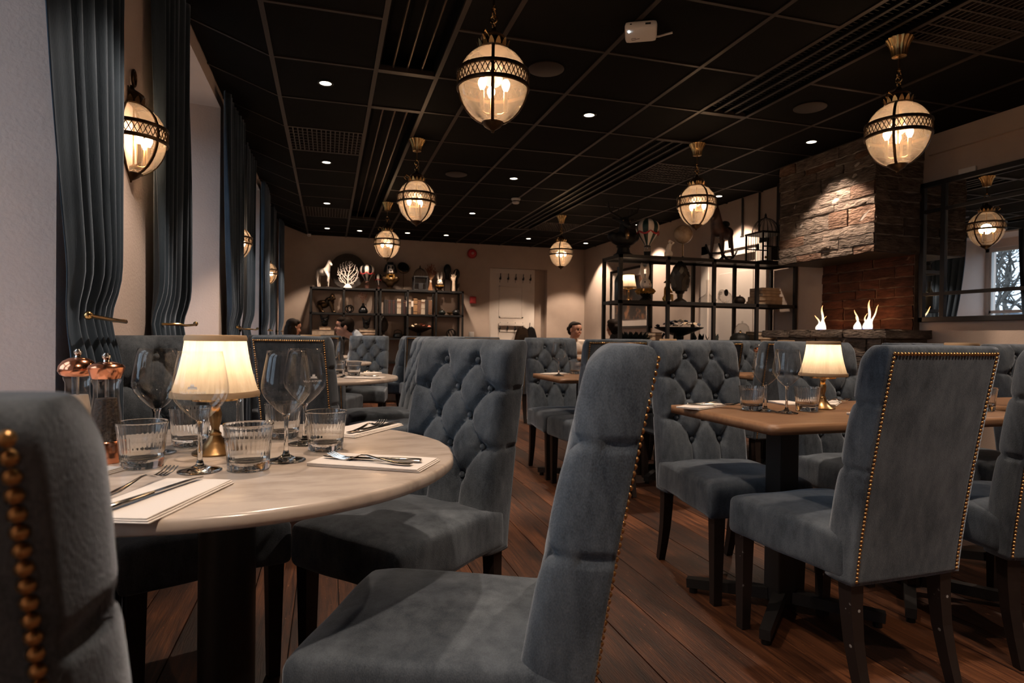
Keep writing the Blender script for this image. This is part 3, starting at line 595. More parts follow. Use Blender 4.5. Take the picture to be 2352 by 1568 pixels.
# ------------------------------------------------------------------ globe lanterns
def globe_prof(R=0.141, up=0.128, dn=0.172, n=14):
    P = []
    for i in range(n+1):
        a = math.radians(-74+i*(74+68)/n)
        P.append((R*math.cos(a), dn*math.sin(a)*(1/math.sin(math.radians(74)))*1.0 if a < 0 else up*math.sin(a)/math.sin(math.radians(68))))
    return P
GP = globe_prof()
def lantern_parts(t, half=False, door=True, drop=0.45):
    a0, a1 = (-PI/2, PI/2) if half else (0, 2*PI)
    MB().lathe(GP, 48, a0=a0, a1=a1, close=False).obj('globe_glass', m_globe, t, angle=180)
    for z in (-0.029, 0.029):
        MB().lathe([(0.142, z-0.009), (0.1475, z-0.007), (0.149, z), (0.1475, z+0.007), (0.142, z+0.009)], 48, a0=a0, a1=a1, close=False).obj('band_ring', m_brass_d, t)
    mb = MB(); n = 44; k = n if not half else n//2
    for i in range(k):
        for sg in (1, -1):
            p = [];
            for q in range(3): a = a0+2*PI*(i+0.5*q*sg*1.0)/n + (0 if sg > 0 else 2*PI/n); p.append((0.1455*math.cos(a), 0.1455*math.sin(a), -0.021+0.021*q))
            mb.tube(p, 0.0021, 4, cap=False)
    mb.obj('band_lattice', m_brass_d, t, kind='stuff')
    angs = [math.radians(v) for v in ((20, 110, 200, 290) if not half else (-88, -30, 30, 88))]
    for a in angs:
        P = [(r*1.018*math.cos(a), r*1.018*math.sin(a), z) for r, z in GP]
        MB().tube(P, 0.0085, 4, sq=(0.42, 1.0)).obj('strap', m_brass_d, t)
    bt = GP[0][1]; MB().lathe([(0.0, bt-0.036), (0.006, bt-0.034), (0.008, bt-0.026), (0.016, bt-0.022), (0.034, bt-0.010), (0.046, bt+0.006), (0.044, bt+0.010)], 24, a0=a0, a1=a1).obj('bottom_finial', m_brass_d, t)
    tp = GP[-1][1]; MB().lathe([(0.058, tp-0.006), (0.062, tp+0.002), (0.050, tp+0.010), (0.046, tp+0.040), (0.052, tp+0.046), (0.040, tp+0.056), (0.016, tp+0.070), (0.010, tp+0.086)], 28, a0=a0, a1=a1).obj('crown', m_brass_d, t)
    mb = MB(); m_ = 14 if not half else 7
    for i in range(m_):
        a = a0+(a1-a0)*(i+0.5)/m_; c, s = math.cos(a), math.sin(a); r = 0.058
        V = []
        for (dz, dw, dr) in ((0.0, 0.011, 0), (0.014, 0.010, 0.005), (0.026, 0.005, 0.009), (0.031, 0.0006, 0.012)):
            for sg in (-1, 1): V.append(((r+dr)*c-sg*dw*s, (r+dr)*s+sg*dw*c, tp-0.002+dz))
        mb.add(V, [(0, 1, 3, 2), (2, 3, 5, 4), (4, 5, 7, 6)])
    mb.obj('petal_collar', m_brass_b if not half else m_brass_d, t)
    top = tp+0.086
    if half:
        MB().tube([(0.012+0.0*i, 0.024*math.cos(a), top+0.034+0.034*math.sin(a)) for i, a in enumerate(np.linspace(0, 2*PI, 24)[:-1])], 0.006, 8, closed=True).obj('top_ring', m_brass_d, t)
        MB().b2((-0.008, -0.05, tp), (0.004, 0.05, tp+0.07)).obj('wall_plate', m_brass_d, t, smooth=False)
    else:
        P = lambda c, r: [(c[0]+r*math.cos(a), c[1], c[2]+r*math.sin(a)) for a in np.linspace(0, 2*PI, 20)[:-1]]
        Q = lambda c, r: [(c[0], c[1]+r*math.cos(a), c[2]+r*math.sin(a)) for a in np.linspace(0, 2*PI, 20)[:-1]]
        MB().tube(P((0, 0, top+0.012), 0.016), 0.0028, 6, closed=True).obj('chain_link', m_brass_b, t)
        MB().tube(Q((0, 0, top+0.036), 0.015), 0.0028, 6, closed=True).obj('chain_link', m_brass_b, t)
        MB().tube(P((0, 0, top+0.060), 0.018), 0.0032, 6, closed=True).obj('chain_link', m_brass_b, t)
        MB().tube([(0, 0, top+0.078), (0, 0, drop-0.088)], 0.0042, 8).obj('rod', m_brass, t); MB().ball((0, 0, top+0.082), 0.009, 10, 6).obj('rod_ball', m_brass_b, t)
        mb = MB(); nf = 16
        for j, (r, z) in enumerate(((0.024, -0.092), (0.032, -0.088), (0.036, -0.06), (0.045, -0.03), (0.058, -0.010), (0.060, 0.0))): pass
        V = []; F = []; pr = ((0.022, -0.092), (0.032, -0.088), (0.036, -0.06), (0.045, -0.03), (0.058, -0.010), (0.060, -0.002)); ns = 64
        for j, (r, z) in enumerate(pr):
            for i in range(ns): a = 2*PI*i/ns; q = r*(1+0.045*math.cos(nf*a)*(1 if j else 0)); V.append((q*math.cos(a), q*math.sin(a), drop+z))
        for j in range(len(pr)-1):
            for i in range(ns): F.append((j*ns+i, j*ns+(i+1) % ns, (j+1)*ns+(i+1) % ns, (j+1)*ns+i))
        F.append(tuple(range(ns))[::-1]); MB().add(V, F).obj('canopy', m_brass_b, t)
        MB().tube([(0.004, 0, drop-0.16), (0.012, 0.008, top+0.07), (0.03, 0.012, top+0.03), (0.036, 0.02, top-0.01), (0.045, 0.02, tp+0.03), (0.03, 0.012, tp+0.052)], 0.0032, 6).obj('cord', m_blackg, t)
        MB().tube([(-0.05, 0.0, tp+0.03), (-0.085, 0.005, tp+0.045), (-0.10, 0.008, tp+0.02), (-0.085, 0.005, tp+0.008)], 0.003, 6).obj('latch', m_brass_b, t)
    if door:
        a, b = angs[0]+0.06, angs[1]-0.06; rz = [p for p in GP if p[1] > 0.03]
        arc = [(0.146*math.cos(q)*0.995, 0.146*math.sin(q)*0.995, 0.040) for q in np.linspace(a, b, 12)]
        MB().tube(arc, 0.004, 6).obj('door_rail', m_brass_d, t)
    MB().tube([(0.012 if half else 0, 0, -0.16), (0.012 if half else 0, 0, tp)], 0.004, 8).obj('spindle', m_brass, t)
    MB().lathe([(0.0, -0.148), (0.022, -0.145), (0.024, -0.138), (0.0, -0.134)], 20, c=(0.02 if half else 0, 0, 0)).obj('candle_dish', m_brass, t)
    for i in range(3):
        a = 2*PI*i/3+0.5 if not half else -1.0+i*1.0; r = 0.055; x, y = (r*math.cos(a) + (0.015 if half else 0), r*math.sin(a))
        MB().tube([(0.02*math.cos(a), 0.02*math.sin(a), -0.136), (x*0.7, y*0.7, -0.138), (x, y, -0.13)], 0.004, 6).obj('candle_arm', m_brass, t)
        MB().lathe([(0.0085, -0.13), (0.0088, -0.05), (0.0, -0.048)], 14, c=(x, y, 0)).obj('candle', m_brass, t)
        MB().lathe([(0.006, -0.05), (0.009, -0.044), (0.0165, -0.026), (0.0165, -0.014), (0.010, -0.002), (0.0, 0.002)], 14, c=(x, y, 0)).obj('bulb', m_bulb, t)
    l = bpy.data.lights.new('lantern_glow', 'POINT'); l.energy = 3.6 if not half else 2.4; l.color = (1.0, 0.66, 0.40); l.shadow_soft_size = 0.045
    o = bpy.data.objects.new('lantern_glow', l); link(o, t); o.location = (0.03 if half else 0, 0, -0.02)
m_bulb.cycles.emission_sampling = 'NONE'
ZL = 2.058
pend = thing('pendant_lantern', 'large glowing globe lantern hanging nearest, over the aisle by the marble table', 'pendant lamp', (0.632, 2.46, ZL), math.radians(55), 'globe pendant lanterns')
lantern_parts(pend, drop=ZC-ZL-0.002)
for x, y, r, l in ((0.632, 4.754, 20, 'globe lantern second from the viewer in the window side row'), (0.622, 7.12, 5, 'globe lantern before the dog bust on the back shelf'),
                   (2.725, 7.163, 40, 'small looking globe lantern before the corner by the coat hook door'), (2.686, 4.176, 70, 'globe lantern hanging before the open shelf, between balloon and rocking horse'), (2.677, 2.414, 15, 'tilted globe lantern overlapping the stone hood')):
    dup(pend, (x, y, ZL), math.radians(r), l)
wl = thing('wall_lantern', 'half globe wall lantern between the two nearest curtains', 'wall lamp', (XL, 2.66, 1.765), 0, 'half globe wall lanterns')
lantern_parts(wl, half=True, door=False); wl.scale = (0.86, 0.86, 0.86)
dup(wl, (XL, 5.42, 1.765), 0, 'half globe wall lantern second along the window wall'); dup(wl, (XL, 8.02, 1.765), 0, 'half globe wall lantern furthest along the window wall')
# ------------------------------------------------------------------ tufted dining chairs
W_, Z0, ZT = 0.207, 0.335, 1.013
def yrear(z): return -0.253 - 0.112*np.clip((z-Z0)/(ZT-Z0), 0, 1)**1.25
BT = [(s*0.068, 0.943) for s in (-1, 1)] + [(c, 0.852) for c in (-0.137, 0, 0.137)] + [(s*0.068, 0.761) for s in (-1, 1)] + [(c, 0.664) for c in (-0.137, 0, 0.137)] + [(s*0.068, 0.568) for s in (-1, 1)]
SEG = []
for i, a in enumerate(BT):
    for b in BT[i+1:]:
        if 0.05 < abs(a[0]-b[0]) < 0.09 and 0.05 < abs(a[1]-b[1]) < 0.12: SEG.append((a, b))
for s in (-1, 1):
    SEG += [((s*0.068, 0.943), (s*0.072, 1.03)), ((s*0.068, 0.568), (s*0.070, 0.42))]
    SEG += [((s*0.137, 0.852), (s*0.215, 0.852)), ((s*0.137, 0.664), (s*0.215, 0.664))]
def tuft(x, z):
    d = np.full(x.shape, 9.0)
    for a, b in SEG:
        ax, az = a; bx, bz = b; L2 = (bx-ax)**2+(bz-az)**2
        t = np.clip(((x-ax)*(bx-ax)+(z-az)*(bz-az))/L2, 0, 1); d = np.minimum(d, np.hypot(x-ax-t*(bx-ax), z-az-t*(bz-az)))
    h = 0.023*(1-np.exp(-d/0.013))
    for bx, bz in BT: r = np.hypot(x-bx, z-bz); h -= 0.024*np.exp(-(r/0.018)**2) + 0.004*np.exp(-(r/0.04)**2)
    # fine radial gathers around each button
    for bx, bz in BT:
        r = np.hypot(x-bx, z-bz); a = np.arctan2(z-bz, x-bx); h += 0.0016*np.sin(9*a+bx*90)*np.exp(-((r-0.026)/0.016)**2)
    return h
def make_back():
    NF, NS, NR = 64, 9, 16
    zs = np.concatenate([np.linspace(Z0, 0.44, 8)[:-1], np.linspace(0.44, 0.973, 74), 0.973+0.040*np.sin(np.linspace(0, PI/2, 10))[1:]])
    V = []; F = []; N = NF+1+2*NS+NR-1
    for z in zs:
        top = max(0.0, (z-0.962)/(ZT-0.962)); tin = 1-math.sqrt(max(0, 1-top*top))
        yr = float(yrear(z)) + 0.022*(1-math.sqrt(max(0, 1-max(0, (z-0.985)/(ZT-0.985+1e-9))**2)))
        th = 0.088 + 0.018*(1-(z-Z0)/(ZT-Z0)); yf = yr+th-0.044*tin
        w = W_*(1.0+0.0*(z)) - 0.007*tin
        # tucks in the side panels at the two rows that carry outer buttons
        pin = sum(math.exp(-((z-k)/0.007)**2) for k in (0.852, 0.664)); bul = 0.004*abs(math.sin(PI*(z-0.664)/0.188)) if z > 0.47 else 0
        r = 0.026; ring = []
        xs_ = -np.cos(np.linspace(0, PI, NF+1))*0.35*w + np.linspace(-w, w, NF+1)*0.65
        xs_ = np.clip(xs_/np.max(np.abs(xs_))*w, -w, w)
        ed = np.clip((np.abs(xs_)-(w-r))/r, 0, 1); yy = yf - r*(1-np.sqrt(np.clip(1-ed**2, 0, 1)))
        fade = np.clip((w-np.abs(xs_))/0.03, 0, 1); fade = fade*(1-tin)
        h = tuft(xs_, np.full_like(xs_, z)) if z > 0.43 else np.full_like(xs_, 0.012)
        yy = yy + h*fade + (1-fade)*0.004*(1-ed) - 0.010*pin*ed + bul*ed
        for x, y in zip(xs_, yy): ring.append((x, y, z))
        xe = w-0.005*pin; yb_ = yy[-1]
        for k in range(1, NS+1):
            t = k/NS; ring.append((xe + 0.003*math.sin(PI*t) - 0.004*pin*math.sin(PI*min(1, t*1.0)), yb_+(yr-yb_)*t, z))
        for k in range(1, NR):
            t = k/NR; ring.append((xe-2*xe*t, yr-0.004*math.sin(PI*t), z))
        for k in range(NS, 0, -1):
            t = k/NS; ring.append((-(xe + 0.003*math.sin(PI*t) - 0.004*pin*math.sin(PI*t)), yb_+(yr-yb_)*t, z))
        V += ring
    n = len(ring)
    for j in range(len(zs)-1):
        for i in range(n): F.append((j*n+i, (j+1)*n+i, (j+1)*n+(i+1) % n, j*n+(i+1) % n))
    L = (len(zs)-1)*n
    # close the top: front row to rear row strips
    fr = list(range(NF+1)); re = [0]*(NF+1)
    V = np.array(V); ctr = len(V); V = np.vstack([V, V[L:L+n].mean(0)+np.array([0, 0, 0.002])])
    for i in range(n): F.append((L+i, ctr, L+(i+1) % n))
    F.append(tuple(range(n)))
    mb = MB().add(V, F); return mb.mesh('backrest', m_velvet, angle=180)
def make_seat():
    def fn(P):
        x, y, z = P[:, 0].copy(), P[:, 1].copy(), P[:, 2].copy(); top = np.clip((z-0.40)/0.07, 0, 1)
        P[:, 2] += top*0.018*(1-(x/0.215)**2).clip(0)*(1-((y-0.02)/0.27)**2).clip(0) + 0.0025*top*np.sin(23*x+2)*np.sin(17*y)
        fr = np.clip((y-0.20)/0.07, 0, 1); P[:, 2] -= top*0.010*fr
        P[:, 0] *= 1+0.05*np.clip((y+0.1)/0.35, 0, 1)
        s = 1-top; P[:, 1] += s*0.003*np.sin(28*x)*fr; P[:, 0] += s*0.003*np.sign(x)*np.sin(24*y+1)*(np.abs(x) > 0.2)
        P[:, 2] += (1-top)*0.003*np.sin(13*x+9*y)
        return P
    P, F = rbox((0.424, 0.50, 0.135), 0.022, (22, 24, 8)); P = fn(P+np.array([0, 0.018, 0.405]))
    o = MB().add(P, F).obj('seat', m_velvet, angle=180); weld(o, wn=False); o.data.polygons.foreach_set('use_smooth', [True]*len(o.data.polygons)); me = o.data; bpy.data.objects.remove(o); return me
def taper(pts, r0, r1):
    return MB().tube(pts, [r0+(r1-r0)*i/(len(pts)-1) for i in range(len(pts))], 4)
fleg = taper([(0, 0, 0.35), (0, 0, 0.18), (0, 0, 0)], 0.033, 0.023).mesh('leg', m_leg, smooth=False)
rleg = taper([(0, 0.0, 0.36), (0, -0.004, 0.26), (0, -0.014, 0.17), (0, -0.032, 0.09), (0, -0.058, 0)], 0.033, 0.021).mesh('leg', m_leg, smooth=False)
m_leg_s = mat('black leg with pale spatter', (0.012, 0.008, 0.007), 0.45)
def spatter(m):
    t = m.node_tree; b = t.nodes['Principled BSDF']; v = t.nodes.new('ShaderNodeTexVoronoi'); v.inputs['Scale'].default_value = 42; tc = t.nodes.new('ShaderNodeTexCoord'); t.links.new(tc.outputs['Object'], v.inputs[0])
    r = t.nodes.new('ShaderNodeValToRGB'); r.color_ramp.elements[0].position = 0.18; r.color_ramp.elements[1].position = 0.22; r.color_ramp.elements[0].color = (0.26, 0.26, 0.26, 1); r.color_ramp.elements[1].color = (0, 0, 0, 1)
    t.links.new(v.outputs['Distance'], r.inputs[0]); n = t.nodes.new('ShaderNodeTexNoise'); n.inputs['Scale'].default_value = 14; t.links.new(tc.outputs['Object'], n.inputs[0]); r2 = t.nodes.new('ShaderNodeValToRGB'); r2.color_ramp.elements[0].position = 0.56; r2.color_ramp.elements[1].position = 0.6; t.links.new(n.outputs['Fac'], r2.inputs[0])
    mx = t.nodes.new('ShaderNodeMix'); mx.data_type = 'RGBA'; mx.blend_type = 'MULTIPLY'; mx.inputs[0].default_value = 1; t.links.new(r.outputs[0], mx.inputs[6]); t.links.new(r2.outputs[0], mx.inputs[7])
    ad = t.nodes.new('ShaderNodeMix'); ad.data_type = 'RGBA'; ad.blend_type = 'ADD'; ad.inputs[0].default_value = 1; ad.inputs[6].default_value = (0.012, 0.008, 0.007, 1); t.links.new(mx.outputs[2], ad.inputs[7]); t.links.new(ad.outputs[2], b.inputs['Base Color'])
spatter(m_leg_s)
back_me, seat_me = make_back(), make_seat()
btn = MB().ball((0, 0, 0), (0.0105, 0.0062, 0.0105), 12, 8).mesh('button', m_velvet, angle=180)
nail1 = MB().lathe([(0.0056, 0), (0.0051, 0.0022), (0.0034, 0.0041), (0, 0.0049)], 8, close=False).mesh('nail', m_nail, angle=180)
NAILS = []
for z in np.arange(0.348, 0.995, 0.0117): NAILS += [(-W_+0.014, z), (W_-0.014, z)]
for x in np.arange(-W_+0.0257, W_-0.02, 0.0117): NAILS.append((x, 0.9905))
def nail_xf(x, z):
    y = float(yrear(z))-0.0015-0.004*math.sin(PI*(x+W_)/(2*W_)); return (x, y, z)
mb = MB()
for x, z in NAILS:
    V = []; c = nail_xf(x, z)
    mb.lathe([(0.0056, 0), (0.0048, 0.0026), (0.0, 0.0049)], 7, close=False)
    a = mb.v[-1]; mb.v[-1] = np.c_[a[:, 0]+c[0], c[1]-a[:, 2], a[:, 1]+c[2]]
nails_me = mb.mesh('nail_trim', m_nail, angle=180)
def chair(x, y, deg, label, group=None, near=0, spatter_legs=False):
    """near: 2 = every nail an object, 1 = buttons as objects, 0 = far away"""
    t = thing('dining_chair', label, 'chair', (x, y, 0), math.radians(deg), group)
    mobj('seat', seat_me, t); b = mobj('backrest', back_me, t)
    for s in (-1, 1):
        l = mobj('leg', fleg, t, (s*0.178, 0.232, 0), (0, 0, PI/4*0)); mobj('leg', rleg, t, (s*0.172, -0.215, 0))
    if near >= 1:
        for bx, bz in BT:
            yf = float(yrear(bz))+0.088+0.018*(1-(bz-Z0)/(ZT-Z0))-0.004
            mobj('button', btn, b, (bx, yf, bz))
    if near == 2:
        for k, (nx, nz) in enumerate(NAILS): mobj('nail', nail1, b, nail_xf(nx, nz), (PI/2, 0, 0))
    else: mobj('nail_trim', nails_me, b, kind='stuff')
    if spatter_legs:
        for c in t.children:
            if c.name.startswith('leg'): c.data = c.data.copy(); c.data.materials[0] = m_leg_s
    return t
l1 = chair(-0.315, 0.805, -8, 'blurred tufted chair with big brass nails, closest to the viewer, back turned', near=2); l1.scale = (1, 1, 0.972)
chair(0.258, 1.222, 66, 'velvet chair at the marble table seen side-on, its narrow side to the viewer', near=1)
chair(0.240, 1.950, 129, 'pale blue buttoned chair facing the viewer at the near marble table', near=1)
chair(-0.400, 2.140, 201, 'blue grey chair on the window side, behind the copper mills and lit lamp', near=1)
chair(1.610, 1.657, 2, 'chair showing its whole nail-trimmed back and white-spattered legs at the oak table', near=1, spatter_legs=True)
chair(2.325, 1.640, -13, 'chair cut by the photo edge beside the big nail-trimmed chair back', near=1)
chair(1.640, 2.290, 175, 'buttoned chair facing the viewer at the free corner of the oak table', near=1)
chair(2.360, 2.290, 178, 'buttoned chair facing the viewer directly behind the lit lamp on the oak table', near=1)
chair(3.060, 2.300, 180, 'buttoned chair facing the viewer behind the big nail-trimmed chair back', near=1)
chair(3.780, 2.300, 182, 'dark buttoned chair facing the viewer under the mirror, nearest the right wall', near=1)
chair(-0.030, 3.640, -27, 'dark nail-trimmed chair back right behind the wine glasses of the near marble table', near=1)
chair(0.430, 3.930, 104, 'buttoned chair half hidden behind the pale blue chair, at the second marble table', near=1)
chair(0.400, 4.640, 97, 'chair side-on at the second marble table, behind the half hidden buttoned one', near=1)
chair(-0.270, 4.870, 200, 'chair on the window side of the second marble table, behind the dark nailed back', near=0)
chair(0.372, 6.635, 170, 'buttoned chair facing the viewer beyond the second marble table, before the seated man', near=1)
chair(0.02, 5.850, -20, 'dark chair back between the second and third marble tables', near=0)
chair(-0.330, 7.060, 200, 'chair on the window side of the third marble table', near=0)
chair(0.60, 7.560, 90, 'chair in which the man in the pale blue shirt sits', near=0)
chair(-0.585, 8.760, -65, 'chair by the far curtain in which the dark haired girl sits', near=0)
chair(1.710, 4.430, 177, 'buttoned chair facing the viewer at the corner of the second row oak table', near=1)
chair(1.710, 3.875, 2, 'second row chair with nail-trimmed back, behind the side-on velvet chair', near=1)
chair(2.420, 4.430, 179, 'second row chair facing the viewer, just behind the nail-trimmed back at the oak table corner', near=0)
chair(2.420, 3.875, 1, 'second row chair turned away, hidden behind the buttoned chair at the oak table corner', near=0)
chair(3.060, 4.430, 180, 'second row chair facing the viewer below the footed flower bowl', near=0)
chair(3.020, 3.875, 0, 'second row nail-trimmed chair back below the hearth, beside the lit lampshade', near=0)
chair(3.520, 4.430, 180, 'second row chair facing the viewer below the glass dome and gourd', near=0)
chair(1.690, 7.300, 0, 'far row nail-trimmed chair back before the coat hook door', near=0)
chair(1.020, 7.300, 2, 'far row chair before the shelf bowl of flowers', near=0)
chair(2.420, 7.300, 0, 'dark far row chair back right of the coats', near=0)
chair(3.560, 7.250, 0, 'far row chair of the person seen from behind', near=0)
chair(1.720, 8.420, 180, 'far row chair facing the viewer before the coat hook door', near=0)
chair(3.300, 8.300, 180, 'far row chair in which the woman in cream sits', near=0)

# ------------------------------------------------------------------ tables
def marble_table(x, y, label, near):
    t = thing('marble_table', label, 'table', (x, y, 0))
    V = []; F = []; n = 128; R = 0.506; g = np.random.default_rng(int(x*100+y*10+900)); chip = np.interp(np.arange(n), np.arange(0, n, 2), g.normal(0, 0.0012, n//2))
    pr = [(0.0, 0.725), (R-0.006, 0.725), (R-0.001, 0.729), (R, 0.735), (R-0.0005, 0.744), (R-0.004, 0.7485), (R-0.008, 0.75), (0, 0.75)]
    mb = MB(); rr_ = [p for p in pr[1:-1]]
    for r, z in rr_:
        for i in range(n): a = 2*PI*i/n; q = r+(chip[i] if r > R-0.006 else chip[i]*0.5); V.append((q*math.cos(a), q*math.sin(a), z))
    for j in range(len(rr_)-1):
        for i in range(n): F.append((j*n+i, j*n+(i+1) % n, (j+1)*n+(i+1) % n, (j+1)*n+i))
    F.append(tuple(range(n))[::-1]); F.append(tuple((len(rr_)-1)*n+i for i in range(n))); mb.add(V, F); mb.obj('tabletop', m_marble, t, angle=50)
    MB().lathe([(0.06, 0.02), (0.06, 0.70)], 32).obj('column', m_black, t); MB().lathe([(0.26, 0.0), (0.26, 0.008), (0.22, 0.014), (0.075, 0.024), (0.06, 0.03)], 48).obj('base', m_black, t)
    MB().box((0, 0, 0.715), (0.36, 0.05, 0.02)).box((0, 0, 0.715), (0.05, 0.36, 0.02)).obj('top_bracket', m_black, t, smooth=False)
    return t
TA = marble_table(-0.214, 1.525, 'round cream marble table laid with wine glasses and a lit lamp, nearest the viewer', True)
TB = marble_table(-0.055, 4.25, 'second round marble table, behind the dark nail-trimmed chair back', False)
TC = marble_table(-0.085, 6.44, 'third round marble table, before the seated man', False)
TD = marble_table(-0.10, 8.15, 'furthest round marble table, between the man and the girl', False)
def oak_table(x, y, wx, wy, label):
    t = thing('oak_table', label, 'table', (x, y, 0))
    P, F = rbox((wx-0.004, wy-0.004, 0.034), 0.003, (6, 6, 2)); weld(MB().add(P+np.array([0, 0, 0.733]), F).obj('tabletop', m_oak, t, angle=30))
    MB().b2((-0.042, -0.042, 0.03), (0.042, 0.042, 0.70)).obj('column', m_black, t, smooth=False, bevel=0.006); MB().box((0, 0, 0.708), (wx*0.6, 0.05, 0.016)).box((0, 0, 0.708), (0.05, wy*0.6, 0.016)).obj('top_bracket', m_black, t, smooth=False)
    for sx_ in (-1, 1):
        for sy_ in (-1, 1):
            a = Vector((sx_*0.03, sy_*0.03, 0.055)); b = Vector((sx_*0.255, sy_*0.235, 0.038))
            MB().tube([a, b], [0.034, 0.028], 4, sq=(0.9, 0.9)).obj('foot', m_black, t, smooth=False); MB().lathe([(0.016, 0), (0.016, 0.02)], 12, c=(b.x*0.93, b.y*0.93, 0)).obj('foot_glide', m_blackg, t)
    return t
oak_table(1.662, 1.982, 0.60, 0.62, 'oak table with a lit lamp and two wine glasses, free corner towards the aisle')
oak_table(2.290, 1.982, 0.60, 0.62, 'oak table joined to the lamp table, seen past the big nail-trimmed chair back')
oak_table(3.050, 1.98, 0.60, 0.62, 'oak table under the mirror, hidden by the chair at the photo edge')
oak_table(1.765, 4.15, 0.58, 0.60, 'second row oak table, its corner beside the side-on velvet chair')
oak_table(2.400, 4.15, 0.58, 0.60, 'second row oak table with a lamp behind the nail-trimmed chair back')
oak_table(3.360, 4.15, 0.62, 0.60, 'second row oak table seen through the wine glasses, before the hearth')
oak_table(1.700, 7.86, 0.6, 0.60, 'far row oak table before the coat hook door')
oak_table(3.430, 7.78, 0.62, 0.60, 'far row oak table between the woman in cream and the person seen from behind')
# ------------------------------------------------------------------ table things
ZTB = 0.75
WGP = [(0.0, 0.0005), (0.030, 0.0008), (0.041, 0.0012), (0.0412, 0.0022), (0.034, 0.0040), (0.018, 0.0078), (0.0075, 0.014), (0.0048, 0.024), (0.0041, 0.05), (0.0042, 0.078), (0.0055, 0.094), (0.0085, 0.101)]
BWP = [(0.0085, 0.101), (0.020, 0.110), (0.036, 0.126), (0.0475, 0.142), (0.0515, 0.155), (0.0518, 0.164), (0.0500, 0.180), (0.0465, 0.202), (0.0425, 0.224), (0.0395, 0.2385), (0.0388, 0.2385)]
def arc_text(txt, size, R, z, tilt, mat_, parent, name, ang=0.0):
    """flat lettering wrapped round the bowl"""
    cu = bpy.data.curves.new(name, 'FONT'); cu.body = txt; cu.size = size; cu.align_x = 'CENTER'; cu.resolution_u = 3
    o = bpy.data.objects.new('t', cu); C.objects.link(o); dg = bpy.context.evaluated_depsgraph_get(); me = bpy.data.meshes.new_from_object(o.evaluated_get(dg)); bpy.data.objects.remove(o)
    n = len(me.vertices); co = np.zeros(n*3); me.vertices.foreach_get('co', co); co = co.reshape(-1, 3)
    a = ang + co[:, 0]/R; r = R + 0.0004 + tilt*co[:, 1]
    me.vertices.foreach_set('co', np.c_[r*np.sin(a), -r*np.cos(a), z+co[:, 1]].ravel()); me.materials.clear(); me.materials.append(mat_); me.name = name; me.update()
    return mobj(name, me, parent)
def make_wineglass(text=False):
    t = thing('wine_glass', 'x', 'glass')
    MB().lathe(WGP, 32, close=False).obj('stem', m_crystal, t, angle=180); MB().lathe(BWP, 48, close=False).obj('bowl', m_glassbowl, t, angle=180)
    return t
wg = make_wineglass(); wg.location = (-0.372, 1.585, ZTB); wg['label'] = 'wine glass beside the copper mills, behind the front left ribbed tumbler'; wg['group'] = 'wine glasses on the near marble table'
def wine(x, y, l, gname, rz=0, logo=False):
    r = dup(wg, (x, y, ZTB), rz, l, gname)
    if logo:
        arc_text('VILLA ROMANA', 0.0068, 0.0508, 0.158, -0.05, m_frost, r, 'etched_lettering')
        mb = MB(); R = 0.0511
        def q(x0, x1, z0, z1):
            V = []; 
            for xx, zz in ((x0, z0), (x1, z0), (x1, z1), (x0, z1)): V.append((R*math.sin(xx/R), -R*math.cos(xx/R), zz))
            mb.add(V, [(0, 1, 2, 3)])
        q(-0.010, 0.010, 0.1665, 0.1675); q(-0.008, 0.008, 0.168, 0.1715); q(-0.0035, 0.0035, 0.172, 0.175)
        for k in range(4): q(-0.0028+k*0.0016, -0.0019+k*0.0016, 0.1752, 0.1772)
        mb.obj('etched_emblem', m_frost, r, smooth=False)
    return r
GA = 'wine glasses on the near marble table'
wine(-0.243, 1.362, 'wine glass etched with white lettering, standing in front of the lit lampshade', GA, math.radians(-6), True)
wine(-0.226, 1.770, 'wine glass behind the lit lamp on the near marble table', GA, 1.0)
wine(-0.086, 1.432, 'front wine glass of the pair right of the lit lamp', GA, math.radians(60))
wine(-0.055, 1.640, 'rear wine glass of the pair right of the lit lamp, etched lettering turned away', GA, math.radians(25), True)
for x, y, l in ((1.606, 2.010, 'left wine glass of the crossing pair on the oak table'), (1.648, 1.945, 'right wine glass of the crossing pair on the oak table, before the lamp'),
                (0.095, 4.13, 'front wine glass on the second marble table'), (0.03, 4.45, 'rear wine glass on the second marble table'), (2.40, 1.90, 'wine glass right of the big nail-trimmed chair back'), (2.46, 2.10, 'second wine glass right of the big nail-trimmed chair back, further back'),
                (3.36, 4.28, 'wine glass on the second row oak table before the hearth'), (1.56, 4.12, 'wine glass by the nail-trimmed chair at the second row corner table'), (1.98, 4.22, 'wine glass between the second row nail-trimmed back and the side-on chair')):
    wine(x, y, l, 'wine glasses on the other tables', random.uniform(0, 6))
# tumblers: fluted outside, heavy base
def make_tumbler():
    t = thing('tumbler', 'x', 'glass'); n = 96; mb = MB(); V = []; F = []
    outer = [(0.030, 0.0), (0.0375, 0.0008), (0.0395, 0.004), (0.0405, 0.019), (0.0408, 0.022), (0.0418, 0.034), (0.0445, 0.060), (0.0475, 0.086), (0.0485, 0.0915), (0.0482, 0.0932)]
    inner = [(0.0468, 0.0932), (0.0462, 0.089), (0.0425, 0.060), (0.0392, 0.032), (0.0375, 0.022), (0.034, 0.0185), (0.02, 0.0175), (0.0, 0.0172)]
    pr = [(0.0, 0.001)] + outer + inner
    for j, (r, z) in enumerate(pr):
        for i in range(n):
            a = 2*PI*i/n; q = r
            if j <= len(outer) and 0.021 < z < 0.088: q = r - 0.0011*(1-abs(math.sin(16*a)))
            V.append((q*math.cos(a), q*math.sin(a), z))
    for j in range(len(pr)-1):
        for i in range(n): F.append((j*n+i, j*n+(i+1) % n, (j+1)*n+(i+1) % n, (j+1)*n+i))
    mb.add(V, F).obj('vessel', m_crystal, t, angle=70)
    return t
